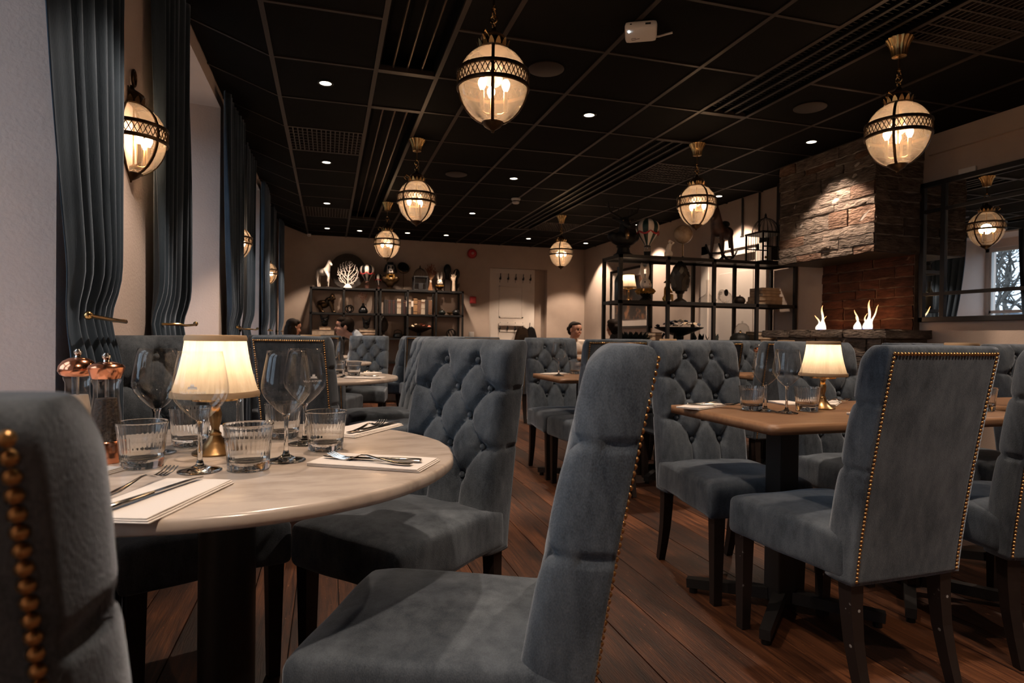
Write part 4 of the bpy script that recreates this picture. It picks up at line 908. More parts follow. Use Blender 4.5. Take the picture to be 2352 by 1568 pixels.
tu = make_tumbler(); tu.location = (-0.363, 1.432, ZTB); tu['label'] = 'ribbed tumbler in front, at the edge of the nearest blurred chair'; tu['group'] = 'ribbed tumblers on the near marble table'
for x, y, l in ((-0.321, 1.675, 'ribbed tumbler between the lamp foot and the mills, behind the lettered wine glass'), (-0.153, 1.357, 'ribbed tumbler at the front centre of the near marble table'), (-0.113, 1.749, 'ribbed tumbler behind the pair of wine glasses'), (-0.004, 1.545, 'ribbed tumbler beside the fork, rightmost on the near marble table')):
    dup(tu, (x, y, ZTB), random.uniform(0, 1), l)
for x, y, l in ((1.574, 2.050, 'ribbed tumbler left of the crossing wine glasses on the oak table'), (1.776, 1.985, 'ribbed tumbler beside the brass lamp foot on the oak table'), (0.165, 4.27, 'front ribbed tumbler on the second marble table'), (0.075, 4.52, 'rear ribbed tumbler on the second marble table'),
                (1.770, 4.33, 'ribbed tumbler on the second row corner table'), (3.24, 4.12, 'ribbed tumbler seen between the buttoned oak table chairs, second row'), (2.52, 1.86, 'ribbed tumbler right of the big nail-trimmed chair back')):
    dup(tu, (x, y, ZTB), random.uniform(0, 1), l, 'ribbed tumblers on the other tables')
# table lamps
def shade_mat():
    m = bpy.data.materials.new('pleated silk shade'); m.use_nodes = True; t = m.node_tree; t.nodes.clear(); o = t.nodes.new('ShaderNodeOutputMaterial')
    tr = t.nodes.new('ShaderNodeBsdfTranslucent'); df = t.nodes.new('ShaderNodeBsdfDiffuse'); mx = t.nodes.new('ShaderNodeMixShader'); mx.inputs[0].default_value = 0.3
    tc = t.nodes.new('ShaderNodeTexCoord'); n = t.nodes.new('ShaderNodeTexNoise'); n.inputs['Scale'].default_value = 60; mp = t.nodes.new('ShaderNodeMapping'); mp.inputs['Scale'].default_value = (1, 1, 0.06); t.links.new(tc.outputs['Object'], mp.inputs[0]); t.links.new(mp.outputs[0], n.inputs[0])
    r = t.nodes.new('ShaderNodeValToRGB'); r.color_ramp.elements[0].color = (0.66, 0.52, 0.38, 1); r.color_ramp.elements[1].color = (0.93, 0.84, 0.70, 1); t.links.new(n.outputs['Fac'], r.inputs[0])
    t.links.new(r.outputs[0], tr.inputs[0]); t.links.new(r.outputs[0], df.inputs[0]); t.links.new(tr.outputs[0], mx.inputs[1]); t.links.new(df.outputs[0], mx.inputs[2]); t.links.new(mx.outputs[0], o.inputs[0]); return m
m_shade = shade_mat(); m_trim = mat('shade trim band', (0.42, 0.28, 0.16), 0.8)
def make_lamp(pleats=56, square=0.0):
    t = thing('table_lamp', 'x', 'lamp'); z0, z1, r0_, r1_ = 0.132, 0.268, 0.089, 0.060
    MB().lathe([(0.046, 0.0), (0.047, 0.004), (0.040, 0.009), (0.030, 0.016), (0.018, 0.030), (0.012, 0.042), (0.013, 0.046), (0.009, 0.050), (0.008, 0.058), (0.012, 0.074), (0.0135, 0.090), (0.010, 0.104), (0.0075, 0.108), (0.012, 0.113), (0.012, 0.118), (0.007, 0.121), (0.007, 0.20)], 32).obj('base', m_brass, t)
    ns = pleats*4; V = []; F = []
    for j in range(9):
        q = j/8; z = z0+(z1-z0)*q; r = r0_+(r1_-r0_)*q - 0.004*math.sin(PI*q)
        for i in range(ns): a = 2*PI*i/ns; rr_ = r*(1+0.012*math.cos(pleats*a)); V.append((rr_*math.cos(a), rr_*math.sin(a), z))
    for j in range(8):
        for i in range(ns): F.append((j*ns+i, j*ns+(i+1) % ns, (j+1)*ns+(i+1) % ns, (j+1)*ns+i))
    sh = MB().add(V, F).obj('shade', m_shade, t, angle=180)
    for z, r in ((z0, r0_), (z1-0.010, r1_+0.0018)): MB().lathe([(r+0.0018, z-0.001), (r+0.0022, z+0.005), (r+0.0014-0.002, z+0.012), (r-0.002, z+0.012), (r-0.0012, z-0.001)], 48, close=False).obj('shade_trim', m_trim, sh)
    MB().lathe([(0.048, z0-0.010), (0.050, z0-0.004), (0.050, z0+0.002), (0.046, z0+0.002)], 32, close=False).obj('shade_ring', m_brass_b, t)
    MB().tube([(-0.049, 0, z0-0.006), (0.049, 0, z0-0.006)], 0.0025, 6).obj('shade_carrier', m_brass, t)
    MB().ball((0, 0, 0.205), (0.016, 0.016, 0.022), 12, 8).obj('bulb', m_bulb, t)
    l = bpy.data.lights.new('lamp_glow', 'POINT'); l.energy = 0.46; l.color = (1.0, 0.74, 0.50); l.shadow_soft_size = 0.022; o = bpy.data.objects.new('lamp_glow', l); link(o, t); o.location = (0.0, 0.0, 0.232)
    return t
lp = make_lamp(); lp.location = (-0.246, 1.555, ZTB); lp['label'] = 'lit brass lamp with pleated shade on the near marble table'; lp['group'] = 'lit brass table lamps'; lp.scale = (1.04, 1.04, 1.0)
for x, y, l in ((1.905, 2.045, 'lit brass lamp with pleated shade on the oak table, beside a ribbed tumbler'), (-0.11, 4.22, 'lit lamp whose shade top shows over the dark nail-trimmed chair back'), (2.46, 4.18, 'lit lamp whose shade top shows over the second row nail-trimmed back'),
                (3.46, 4.10, 'lit lamp whose shade top shows below the smallest flame'), (2.62, 2.03, 'lamp whose shade top shows over the big nail-trimmed chair back')):
    o = dup(lp, (x, y, ZTB), random.uniform(0, 1), l); o.scale = (1, 1, 1)
# pepper and salt mills with copper tops
def mill(name, x, y, label, cap, fill):
    t = thing(name, label, 'mill', (x, y, ZTB), 0, 'copper topped mills')
    MB().lathe([(0.0, 0.0), (0.031, 0.0), (0.032, 0.003), (0.032, 0.042), (0.029, 0.046), (0.0, 0.046)], 32).obj('base', m_copper, t)
    MB().lathe([(0.029, 0.046), (0.030, 0.070), (0.028, 0.105), (0.0235, 0.140), (0.024, 0.163), (0.0275, 0.171), (0.0275, 0.175)], 32, close=False).obj('glass_body', m_clearglass, t, angle=180)
    MB().lathe([(0.0, 0.048), (0.026, 0.048), (0.0265, 0.072), (0.0245, 0.104), (0.0195, 0.135), (0.0, 0.135)], 24).obj('peppercorns' if fill is not m_white_c else 'salt', fill, t)
    MB().tube([(0, 0, 0.13), (0, 0, 0.18)], 0.003, 8).obj('spindle', m_steel, t)
    MB().lathe(cap, 40).obj('cap', m_copper, t)
    zt = cap[-1][1]; MB().lathe([(0.0, zt-0.001), (0.006, zt), (0.0052, zt+0.004), (0.0085, zt+0.009), (0.0085, zt+0.013), (0.004, zt+0.018), (0.0, zt+0.0185)], 14).obj('knob', m_steel, t)
    return t
m_pepper = mat('peppercorns', (0.012, 0.008, 0.006), 0.6, col2=(0.06, 0.035, 0.022), ns=160, bump=1.0, bs=180)
mill('pepper_mill', -0.448, 1.500, 'copper mill with a faceted flat cap, full of peppercorns, beside the nearest chair', [(0.026, 0.176), (0.028, 0.179), (0.034, 0.196), (0.0345, 0.200), (0.030, 0.206), (0.020, 0.209), (0.012, 0.2115), (0.0, 0.212)], m_pepper)
mill('salt_mill', -0.530, 1.590, 'copper mill with a round domed cap, behind the faceted one', [(0.026, 0.176), (0.033, 0.180), (0.0375, 0.188), (0.036, 0.199), (0.028, 0.210), (0.016, 0.2165), (0.0, 0.218)], m_white_c)
mill('pepper_mill', 3.12, 3.99, 'distant copper capped mill beside the big nail-trimmed chair back', [(0.026, 0.176), (0.033, 0.180), (0.0375, 0.188), (0.036, 0.199), (0.028, 0.210), (0.016, 0.2165), (0.0, 0.218)], m_white_c)
mill('pepper_mill', 1.63, 7.72, 'left one of two tiny copper mills before the coats', [(0.026, 0.176), (0.033, 0.180), (0.036, 0.199), (0.016, 0.2165), (0.0, 0.218)], m_pepper)
mill('salt_mill', 1.72, 7.74, 'right one of two tiny copper mills before the coats', [(0.026, 0.176), (0.033, 0.180), (0.036, 0.199), (0.016, 0.2165), (0.0, 0.218)], m_white_c)
# cutlery: local +Y points to the tines or the blade tip
def make_fork():
    # lengthwise profile (y, half width, height)
    st = [(0.0, 0.0085, 0.004), (0.012, 0.0105, 0.0035), (0.035, 0.0090, 0.0035), (0.07, 0.0052, 0.008), (0.105, 0.0034, 0.014), (0.122, 0.0042, 0.0135), (0.136, 0.0105, 0.0075), (0.150, 0.0125, 0.0045)]
    V = []; F = []; m = 5
    for y, w_, z in st:
        for i in range(m): u = -1+2*i/(m-1); V.append((w_*u, y, z+0.0012*(1-u*u)*(1 if y < 0.11 else -1)))
    k = len(V)
    for y, w_, z in st:
        for i in range(m): u = -1+2*i/(m-1); V.append((w_*u, y, z-0.0016+0.0012*(1-u*u)*(1 if y < 0.11 else -1)))
    n = len(st)
    for j in range(n-1):
        for i in range(m-1): a = j*m+i; F += [(a, a+1, a+m+1, a+m), (k+a+m, k+a+m+1, k+a+1, k+a)]
        F += [(j*m, j*m+m, k+j*m+m, k+j*m), (j*m+m-1, k+j*m+m-1, k+j*m+2*m-1, j*m+2*m-1)]
    F += [(0, k, k+m-1, m-1)]
    mb = MB().add(V, F)
    me1 = mb.mesh('handle', m_steel, angle=50)
    tn = MB()
    for i in range(4):
        x = -0.0105+0.007*i
        tn.tube([(x, 0.148, 0.004), (x, 0.160, 0.0035), (x*1.03, 0.178, 0.0065), (x*1.03, 0.196, 0.0135)], [0.0019, 0.0019, 0.0017, 0.0011], 6)
    return me1, tn.mesh('tines', m_steel)
fk1, fk2 = make_fork()
def make_knife():
    hb_ = MB(); hb_.tube([(0, 0, 0.005), (0, 0.004, 0.005), (0, 0.05, 0.005), (0, 0.095, 0.005), (0, 0.103, 0.005)], [0.005, 0.0075, 0.0068, 0.0055, 0.0045], 10, sq=(0.55, 1.0)); h = hb_.mesh('handle', m_steel)
    V = []; F = []; P = [(0.100, -0.0045, 0.0045), (0.108, -0.0085, 0.006), (0.15, -0.0095, 0.006), (0.19, -0.0085, 0.006), (0.212, -0.003, 0.0058), (0.220, 0.0035, 0.0056)]
    for y, a, b in P: V += [(a, y, 0.0050), (b, y, 0.0062), (b, y, 0.0040)]
    for j in range(len(P)-1): q = j*3; F += [(q, q+1, q+4, q+3), (q+1, q+2, q+5, q+4), (q+2, q, q+3, q+5)]
    F += [(0, 2, 1), (15, 16, 17)]
    return h, MB().add(V, F).mesh('blade', m_steel, angle=30)
kn1, kn2 = make_knife()
def napkin(x, y, deg, lx, ly, label):
    t = thing('napkin', label, 'napkin', (x, y, ZTB), math.radians(deg), 'folded white napkins')
    for k, (s, z) in enumerate(((1.0, 0.0008), (0.985, 0.0034), (0.97, 0.0058))):
        P, F = rbox((lx*s, ly*(1-0.012*k), 0.0024), 0.0011, (14, 10, 2)); P = P+np.array([-0.002*k, 0.001*k, z+0.0012]); P[:, 2] += 0.0007*np.sin(30*P[:, 0]+k)*np.sin(24*P[:, 1])*(k+1)*0.5
        P[:, 2] = np.maximum(P[:, 2], 0.0004)
        weld(MB().add(P, F).obj('fold', m_napkin, t, angle=60))
    return t
def fork(x, y, deg, label, z=ZTB+0.0085):
    t = thing('fork', label, 'fork', (x, y, z), math.radians(deg), 'forks on napkins'); mobj('handle', fk1, t); mobj('tines', fk2, t); return t
def knife(x, y, deg, label, z=ZTB+0.008):
    t = thing('knife', label, 'knife', (x, y, z), math.radians(deg), 'knives on napkins'); mobj('handle', kn1, t); mobj('blade', kn2, t); return t
def aim(x0, y0, x1, y1): return math.degrees(math.atan2(-(x1-x0), y1-y0))
napkin(-0.262, 1.135, -19, 0.125, 0.25, 'napkin at the front edge of the near marble table, its corner over the rim')
a = aim(-0.345, 1.118, -0.280, 1.31); fork(-0.345, 1.13, a, 'fork with raised tines on the front napkin beside the nearest chair')
knife(-0.318, 1.05, aim(-0.318, 1.05, -0.215, 1.26), 'knife beside the raised fork on the front napkin')
napkin(0.098, 1.357, 61, 0.125, 0.25, 'napkin at the aisle side of the near marble table')
fork(0.165, 1.278, aim(0.165, 1.278, -0.005, 1.40), 'fork arching over the knife on the aisle side napkin')
knife(0.190, 1.305, aim(0.190, 1.305, -0.02, 1.40), 'knife under the fork on the aisle side napkin')
napkin(0.098, 1.835, -37, 0.12, 0.25, 'napkin at the far aisle side of the near marble table, before the pale blue chair')
fork(0.055, 1.730, aim(0.055, 1.73, 0.15, 1.88), 'fork on the napkin before the pale blue chair'); knife(0.078, 1.742, aim(0.078, 1.742, 0.17, 1.87), 'knife on the napkin before the pale blue chair')
napkin(-0.30, 1.86, 20, 0.12, 0.22, 'napkin behind the lamp foot on the near marble table'); knife(-0.30, 1.80, 20, 'spooned cutlery glinting behind the lamp foot'); 
napkin(-0.50, 1.39, 65, 0.12, 0.20, 'napkin mostly hidden behind the copper mill and front tumbler')
napkin(1.445, 2.185, 30, 0.24, 0.10, 'napkin at the free corner of the lamp oak table')
fork(1.40, 2.22, aim(1.40, 2.22, 1.55, 2.13), 'fork with raised tines on the free corner napkin'); knife(1.385, 2.20, aim(1.385, 2.20, 1.54, 2.11), 'knife on the free corner napkin')
napkin(1.885, 2.225, -5, 0.10, 0.115, 'napkin between tumbler and lamp foot at the back of the oak table')
napkin(2.07, 2.20, 40, 0.21, 0.10, 'napkin right of the brass lamp foot on the oak table'); fork(1.99, 2.165, aim(1.99, 2.165, 2.14, 2.19), 'fork with raised tines right of the brass lamp foot')
napkin(1.90, 1.79, 10, 0.10, 0.15, 'napkin just left of the big nail-trimmed chair back')
napkin(2.50, 1.98, 40, 0.20, 0.10, 'napkin seen right of the big nail-trimmed chair back'); fork(2.43, 1.95, aim(2.43, 1.95, 2.57, 2.02), 'fork seen right of the big nail-trimmed chair back')
napkin(0.225, 4.035, 70, 0.12, 0.24, 'front napkin on the second marble table'); fork(0.30, 4.02, aim(0.30, 4.02, 0.13, 4.09), 'fork on the front napkin of the second marble table'); knife(0.31, 4.05, aim(0.31, 4.05, 0.15, 4.11), 'knife on the front napkin of the second marble table')
napkin(0.25, 4.50, -40, 0.12, 0.24, 'rear napkin on the second marble table'); fork(0.21, 4.43, aim(0.21, 4.43, 0.31, 4.57), 'fork on the rear napkin of the second marble table')
napkin(1.60, 4.31, 25, 0.20, 0.10, 'napkin on the second row corner table'); fork(1.55, 4.34, aim(1.55, 4.34, 1.68, 4.27), 'fork with raised tines on the second row corner table')
# ------------------------------------------------------------------ iron shelving
def shelving(name, label, posts, y0, y1, levels, glass_levels, s=0.014):
    t = thing(name, label, 'shelf', (0, 0, 0)); zt = levels[-1]
    for x in posts:
        for y in (y0, y1): MB().b2((x-s, y-s, 0), (x+s, y+s, zt)).obj('post', m_black, t, smooth=False)
    for z in levels:
        for y in (y0, y1): MB().b2((posts[0]-s, y-s, z-0.028), (posts[-1]+s, y+s, z)).obj('rail', m_black, t, smooth=False)
        for x in (posts[0], posts[-1]): MB().b2((x-s, y0, z-0.028), (x+s, y1, z)).obj('rail', m_black, t, smooth=False)
        for a, b in zip(posts[:-1], posts[1:]):
            if b-a < 0.12: continue
            MB().b2((a+s, y0+s, z-0.008), (b-s, y1-s, z)).obj('shelf_board', m_shelfglass if glass_levels else m_black, t, smooth=False)
    return t
BY0, BY1 = 9.53, 9.84
shelving('display_shelf', 'long black iron display shelf along the back wall', [-0.25, 0.215, 0.685, 0.745, 1.15, 1.585, 2.00], BY0, BY1, [0.25, 0.62, 0.98, 1.345, 1.715], True)
K = 1.0353; SY0, SY1 = 4.825, 5.155
shelving('display_shelf', 'open black iron shelf standing across the room by the fireplace', [2.296*K, 2.734*K, 3.18*K, 3.616*K, 4.05*K-0.03], SY0, SY1, [0.25, 0.60, 0.955, 1.346, 1.735], False)
ZB_, ZM, ZLo = 1.715, 1.345, 0.98        # shelf heights, back wall
ZS, ZSM, ZSL = 1.735, 1.346, 0.955       # open shelf
yb = 9.69; ys = 4.96
def T_(name, label, cat, x, y, z, rz=0, group=None): return thing(name, label, cat, (x, y, z), rz, group)
# ---- ornaments on the back shelf top
t = T_('horse_figure', 'white standing horse figure with a raised foreleg, on the back shelf', 'figurine', -0.085, yb, ZB_, math.radians(-52))
blob('body', [('s', (0, 0, 0.235), (0.10, 0.05, 0.055)), ('s', (0.085, 0, 0.255), 0.052), ('s', (-0.085, 0, 0.245), 0.05), ('c', (0.10, 0, 0.27), (0.145, 0, 0.365), 0.042, 0.026), ('c', (0.145, 0, 0.375), (0.195, 0, 0.325), 0.026, 0.015), ('s', (0.15, 0.012, 0.402), (0.006, 0.006, 0.016)), ('s', (0.15, -0.012, 0.402), (0.006, 0.006, 0.016)),
              ('c', (0.095, 0.022, 0.22), (0.095, 0.022, 0.02), 0.024, 0.011), ('c', (0.11, -0.022, 0.22), (0.155, -0.022, 0.155), 0.024, 0.013), ('c', (0.155, -0.022, 0.155), (0.135, -0.022, 0.09), 0.013, 0.011), ('c', (-0.10, 0.022, 0.22), (-0.115, 0.022, 0.12), 0.028, 0.013), ('c', (-0.115, 0.022, 0.12), (-0.10, 0.022, 0.02), 0.013, 0.011), ('c', (-0.09, -0.022, 0.22), (-0.10, -0.022, 0.12), 0.028, 0.013), ('c', (-0.10, -0.022, 0.12), (-0.085, -0.022, 0.02), 0.013, 0.011),
              ('c', (-0.13, 0, 0.27), (-0.165, 0, 0.15), 0.014, 0.018)], 0.006, m_white_c, t)
MB().box((0, 0, 0.006), (0.30, 0.12, 0.012)).obj('plinth', m_wood_d, t, smooth=False, bevel=0.003)
MB().tube([(0.115, 0, 0.33), (0.135, 0, 0.385), (0.15, 0, 0.40)], [0.012, 0.014, 0.008], 8).obj('mane', m_white_c, t)
t = T_('platter', 'big round dark platter leaning on the wall behind the white coral', 'plate', 0.275, 9.80, ZB_)
o = MB().lathe([(0.0, 0.0), (0.20, 0.0), (0.265, 0.014), (0.268, 0.022), (0.20, 0.010), (0.0, 0.008)], 64).obj('disc', m_wood_d, t); o.rotation_euler = (PI/2-0.05, 0, 0); o.location = (0, 0, 0.27)
for sx_ in (-1, 1): MB().box((sx_*0.10, -0.03, 0.012), (0.02, 0.10, 0.024)).obj('stand_foot', m_brass_d, t, smooth=False)
t = T_('coral', 'white branching fan coral on a pale foot, back shelf', 'ornament', 0.27, 9.62, ZB_)
MB().lathe([(0.062, 0.0), (0.058, 0.02), (0.038, 0.045), (0.022, 0.06), (0, 0.062)], 20).obj('foot', m_coral, t)
g = np.random.default_rng(3); mb = MB(); tips = []
def inside(x, z): return (x/0.160)**2+((z-0.225)/0.185)**2 < 1.0 and z > 0.05
pts = [(g.uniform(-0.16, 0.16), g.uniform(0.05, 0.415)) for _ in range(900)]; pts = [q for q in pts if inside(*q)]
nodes = [(0.0, 0.05)]; par = [-1]
for _ in range(46):                                     # branches creep towards the free space of the fan
    near = {}
    for q in pts:
        d = [(q[0]-n[0])**2+(q[1]-n[1])**2 for n in nodes]; k = int(np.argmin(d))
        if d[k] < 0.07**2 or len(nodes) < 6: near.setdefault(k, []).append(q)
    new = []
    for k, qs in near.items():
        vx = sum((q[0]-nodes[k][0])/math.hypot(q[0]-nodes[k][0], q[1]-nodes[k][1]) for q in qs)+g.normal(0, .25); vz = sum((q[1]-nodes[k][1])/math.hypot(q[0]-nodes[k][0], q[1]-nodes[k][1]) for q in qs)+g.normal(0, .25); L = math.hypot(vx, vz)+1e-9
        new.append((nodes[k][0]+0.0125*vx/L, nodes[k][1]+0.0125*vz/L, k))
    for x_, z_, k in new: nodes.append((x_, z_)); par.append(k)
    pts = [q for q in pts if min((q[0]-n[0])**2+(q[1]-n[1])**2 for n in nodes) > 0.013**2]
    if not pts or not new: break
cnt_ = [1]*len(nodes)
for k in range(len(nodes)-1, 0, -1): cnt_[par[k]] += cnt_[k]
for k in range(1, len(nodes)):
    a, b = nodes[par[k]], nodes[k]; ra, rb = min(0.008, 0.0030+0.00045*math.sqrt(cnt_[par[k]])), min(0.008, 0.0030+0.00045*math.sqrt(cnt_[k]))
    mb.tube([(a[0], 0.004*math.sin(40*a[0]+30*a[1]), a[1]), (b[0], 0.004*math.sin(40*b[0]+30*b[1]), b[1])], [ra, rb], 5)
mb.obj('branches', m_coral, t, kind='stuff')
def balloon(x, y, z, s, label, dark, basket_m, rz=0):
    t = T_('balloon_model', label, 'model balloon', x, y, z, rz); R = 0.112; n = 12
    pr = [(0.022, 0.115), (0.045, 0.150), (0.075, 0.195), (0.098, 0.235), (0.110, 0.275), (0.110, 0.305), (0.098, 0.335), (0.072, 0.358), (0.038, 0.371), (0.0, 0.375)]
    for i in range(n):
        a0, a1 = 2*PI*i/n, 2*PI*(i+1)/n; mb = MB(); V = []; F = []
        for r, zz in pr:
            for q in range(5): a = a0+(a1-a0)*q/4; rr_ = r*(1+0.03*math.sin(PI*q/4)); V.append((rr_*math.cos(a)*s, rr_*math.sin(a)*s, zz*s))
        for j in range(len(pr)-1):
            for q in range(4): F.append((j*5+q, j*5+q+1, (j+1)*5+q+1, (j+1)*5+q))
        mb.add(V, F).obj('gore', dark if i % 2 else m_white_c, t, angle=60)
    for i in range(6):
        P = [(0.110*s*math.cos(a), 0.110*s*math.sin(a), (0.250-0.030*math.sin(PI*q))*s) for q, a in ((k/6, 2*PI*(i+k/6)/6+0.2) for k in range(7))]
        MB().tube(P, [0.004*s]+[0.009*s]*5+[0.004*s], 6, sq=(1, 0.4)).obj('swag', m_redc, t)
    MB().lathe([(0.030*s, 0.0), (0.036*s, 0.05*s), (0.038*s, 0.055*s), (0.033*s, 0.055*s), (0.028*s, 0.006*s)], 16).obj('basket', basket_m, t)
    MB().lathe([(0.034*s, 0.100*s), (0.034*s, 0.108*s), (0.022*s, 0.116*s), (0.022*s, 0.10*s)], 16).obj('collar', basket_m, t)
    for i in range(6): a = 2*PI*i/6; MB().tube([(0.034*s*math.cos(a), 0.034*s*math.sin(a), 0.05*s), (0.032*s*math.cos(a), 0.032*s*math.sin(a), 0.104*s)], 0.0022*s, 5).obj('rope', basket_m, t)
    MB().ball((0, 0, 0.379*s), 0.008*s, 8, 6).obj('finial', basket_m, t)
    return t
m_wicker = mat('brown wicker', (0.13, 0.045, 0.025), 0.7, col2=(0.07, 0.025, 0.015), ns=60)
m_green = mat('dark bottle green paint', (0.008, 0.028, 0.022), 0.35)
balloon(0.555, yb, ZB_, 1.0, 'black and white striped model balloon with red swags on the back shelf', m_blackg, m_wicker, 0.15)
balloon(0.735, 9.76, ZB_, 0.66, 'small striped model balloon half hidden beside the dog bust', m_blackg, m_wicker)
def dogbust():
    t = T_('dog_bust', 'bronze bust of a dog in a tailcoat, black and white face, back shelf', 'bust', 0.90, yb, ZB_)
    MB().lathe([(0.082, 0), (0.084, 0.012), (0.06, 0.022), (0.036, 0.04), (0.05, 0.052), (0.034, 0.064), (0.05, 0.085)], 24).obj('pedestal', m_brass_d, t)
    blob('coat', [('s', (0, 0, 0.15), (0.13, 0.075, 0.075)), ('s', (-0.09, 0, 0.17), 0.05), ('s', (0.09, 0, 0.17), 0.05), ('c', (0, 0, 0.11), (0, 0, 0.22), 0.075, 0.06)], 0.008, m_brass_d, t)
    for s in (-1, 1):
        MB().tube([(s*0.012, -0.085, 0.15), (s*0.05, -0.085, 0.19), (s*0.055, -0.05, 0.235)], [0.008, 0.024, 0.012], 8, sq=(1, 0.5)).obj('lapel', m_gold, t)
        blob('ear', [('c', (s*0.055, 0.0, 0.37), (s*0.085, -0.01, 0.28), 0.024, 0.022)], 0.006, m_blackg, t)
        MB().ball((s*0.03, -0.062, 0.335), (0.014, 0.02, 0.03), 10, 8).obj('face_patch', m_blackg, t)
        MB().ball((s*0.026, -0.074, 0.338), 0.006, 8, 6).obj('eye', m_eye, t)
    blob('head', [('s', (0, 0, 0.335), (0.058, 0.065, 0.068)), ('c', (0, -0.03, 0.33), (0, -0.085, 0.285), 0.034, 0.03), ('c', (0, 0, 0.22), (0, 0, 0.30), 0.05, 0.05), ('s', (-0.018, -0.095, 0.262), 0.02), ('s', (0.018, -0.095, 0.262), 0.02)], 0.006, m_white_c, t)
    MB().ball((0, -0.118, 0.29), (0.014, 0.01, 0.010), 10, 6).obj('nose', m_blackg, t)
    MB().lathe([(0.070, 0.0), (0.072, 0.006), (0.052, 0.012), (0.05, 0.045), (0.0, 0.05)], 20, c=(0, 0.012, 0.375)).obj('hat', m_blackg, t)
    MB().tube([(-0.03, -0.075, 0.232), (0, -0.085, 0.222), (0.03, -0.075, 0.232)], [0.02, 0.008, 0.02], 8).obj('bow_tie', m_gold, t)
dogbust()
t = T_('magnifier', 'tilted dark round mirror on a thin stand, back shelf', 'mirror', 1.10, yb, ZB_)
MB().lathe([(0.06, 0), (0.06, 0.008), (0.01, 0.014)], 24).obj('foot', m_brass_d, t); MB().tube([(0, 0, 0.01), (0, 0, 0.27)], 0.004, 8).obj('pole', m_brass_d, t)
MB().tube([(0.10*math.cos(a), 0, 0.36+0.10*math.sin(a)) for a in np.linspace(PI, 2*PI, 17)], 0.004, 6).obj('yoke', m_brass_d, t)
o = MB().lathe([(0.0, 0.006), (0.084, 0.006), (0.09, 0.0), (0.09, -0.022), (0.084, -0.026), (0.0, -0.026)], 32).obj('disc', m_blackg, t); o.location = (0, 0, 0.36); o.rotation_euler = (PI/2-0.55, 0.3, 0)
MB().tube([(0.088*math.cos(a), 0.088*math.sin(a), -0.012) for a in np.linspace(0, 2*PI, 32)[:-1]], 0.006, 6, closed=True).obj('rim', m_brass, o if False else t).matrix_local = o.matrix_basis
def birdcage(x, y, z, label, w=0.20, h=0.20, dome=0.13, frame=m_black, grand=False):
    t = T_('birdcage', label, 'birdcage', x, y, z)
    MB().b2((-w/2-0.012, -w/2-0.012, 0), (w/2+0.012, w/2+0.012, 0.016)).obj('floor_plate', frame, t, smooth=False, bevel=0.002)
    MB().b2((-w/2-0.012, -w/2-0.012, h), (w/2+0.012, w/2+0.012, h+0.018)).obj('cornice', frame, t, smooth=False, bevel=0.003)
    for sx_ in (-1, 1):
        for sy_ in (-1, 1): MB().b2((sx_*w/2-0.007, sy_*w/2-0.007, 0.016), (sx_*w/2+0.007, sy_*w/2+0.007, h)).obj('corner_post', frame, t, smooth=False)
    mb = MB(); nb = 9
    for k in range(1, nb):
        q = -w/2+w*k/nb
        for s in (-1, 1): mb.tube([(q, s*w/2, 0.016), (q, s*w/2, h)], 0.0018, 4); mb.tube([(s*w/2, q, 0.016), (s*w/2, q, h)], 0.0018, 4)
    mb.obj('bars', frame, t, kind='stuff')
    for s in (-1, 1):
        MB().b2((-w/2, s*w/2-0.004, h*0.52), (w/2, s*w/2+0.004, h*0.56)).obj('middle_rail', frame, t, smooth=False)
    MB().b2((-0.032, -w/2-0.006, 0.02), (0.032, -w/2-0.001, h*0.55)).obj('door', frame, t, smooth=False)
    mb = MB()
    for k in range(18):
        a = 2*PI*k/18; mb.tube([(w/2*math.cos(a)*math.cos(q), w/2*math.sin(a)*math.cos(q), h+0.018+dome*math.sin(q)) for q in np.linspace(0, PI/2*0.97, 9)], 0.0022, 4)
    mb.obj('dome', frame, t, kind='stuff')
    MB().lathe([(0.012, 0), (0.016, 0.01), (0.008, 0.02), (0.011, 0.03), (0.004, 0.046), (0, 0.05)], 12, c=(0, 0, h+0.016+dome)).obj('finial', frame, t)
    MB().tube([(0, 0, 0.016), (0, 0, 0.05)], 0.003, 6).obj('perch_stem', m_gold, t); MB().ball((0.012, 0, 0.062), (0.022, 0.012, 0.013), 10, 8).obj('ornament_bird', m_gold, t)
    return t
birdcage(1.355, yb, ZB_, 'small dark wooden birdcage with a domed top on the back shelf')
t = T_('dried_bouquet', 'bundle of dried straw flowers standing on its cut stems, back shelf', 'dried flowers', 1.52, yb, ZB_)
g = np.random.default_rng(8); mb = MB(); m2 = MB()
for k in range(26):
    a = g.uniform(0, 2*PI); s = g.uniform(0.1, 1); b = (0.05*s*math.cos(a), 0.04*s*math.sin(a), 0); m_ = (0.012*s*math.cos(a), 0.012*s*math.sin(a), 0.15); e = (-0.11*s*math.cos(a)+g.normal(0, .01), -0.05*s*math.sin(a), 0.34+g.uniform(-0.05, 0.09))
    mb.tube([b, m_, e], [0.0035, 0.003, 0.0018], 5)
    for q in range(4): u = 0.72+0.09*q; m2.ball((m_[0]+(e[0]-m_[0])*u+g.normal(0, .008), m_[1]+(e[1]-m_[1])*u+g.normal(0, .006), m_[2]+(e[2]-m_[2])*u), (0.006, 0.006, 0.013), 6, 4)
mb.obj('stems', m_straw, t, kind='stuff'); m2.obj('seed_heads', mat('russet seed heads', (0.22, 0.07, 0.035), 0.8), t, kind='stuff')
MB().lathe([(0.014, 0.135), (0.016, 0.14), (0.016, 0.165), (0.014, 0.17)], 14).obj('tie', m_white_c, t)
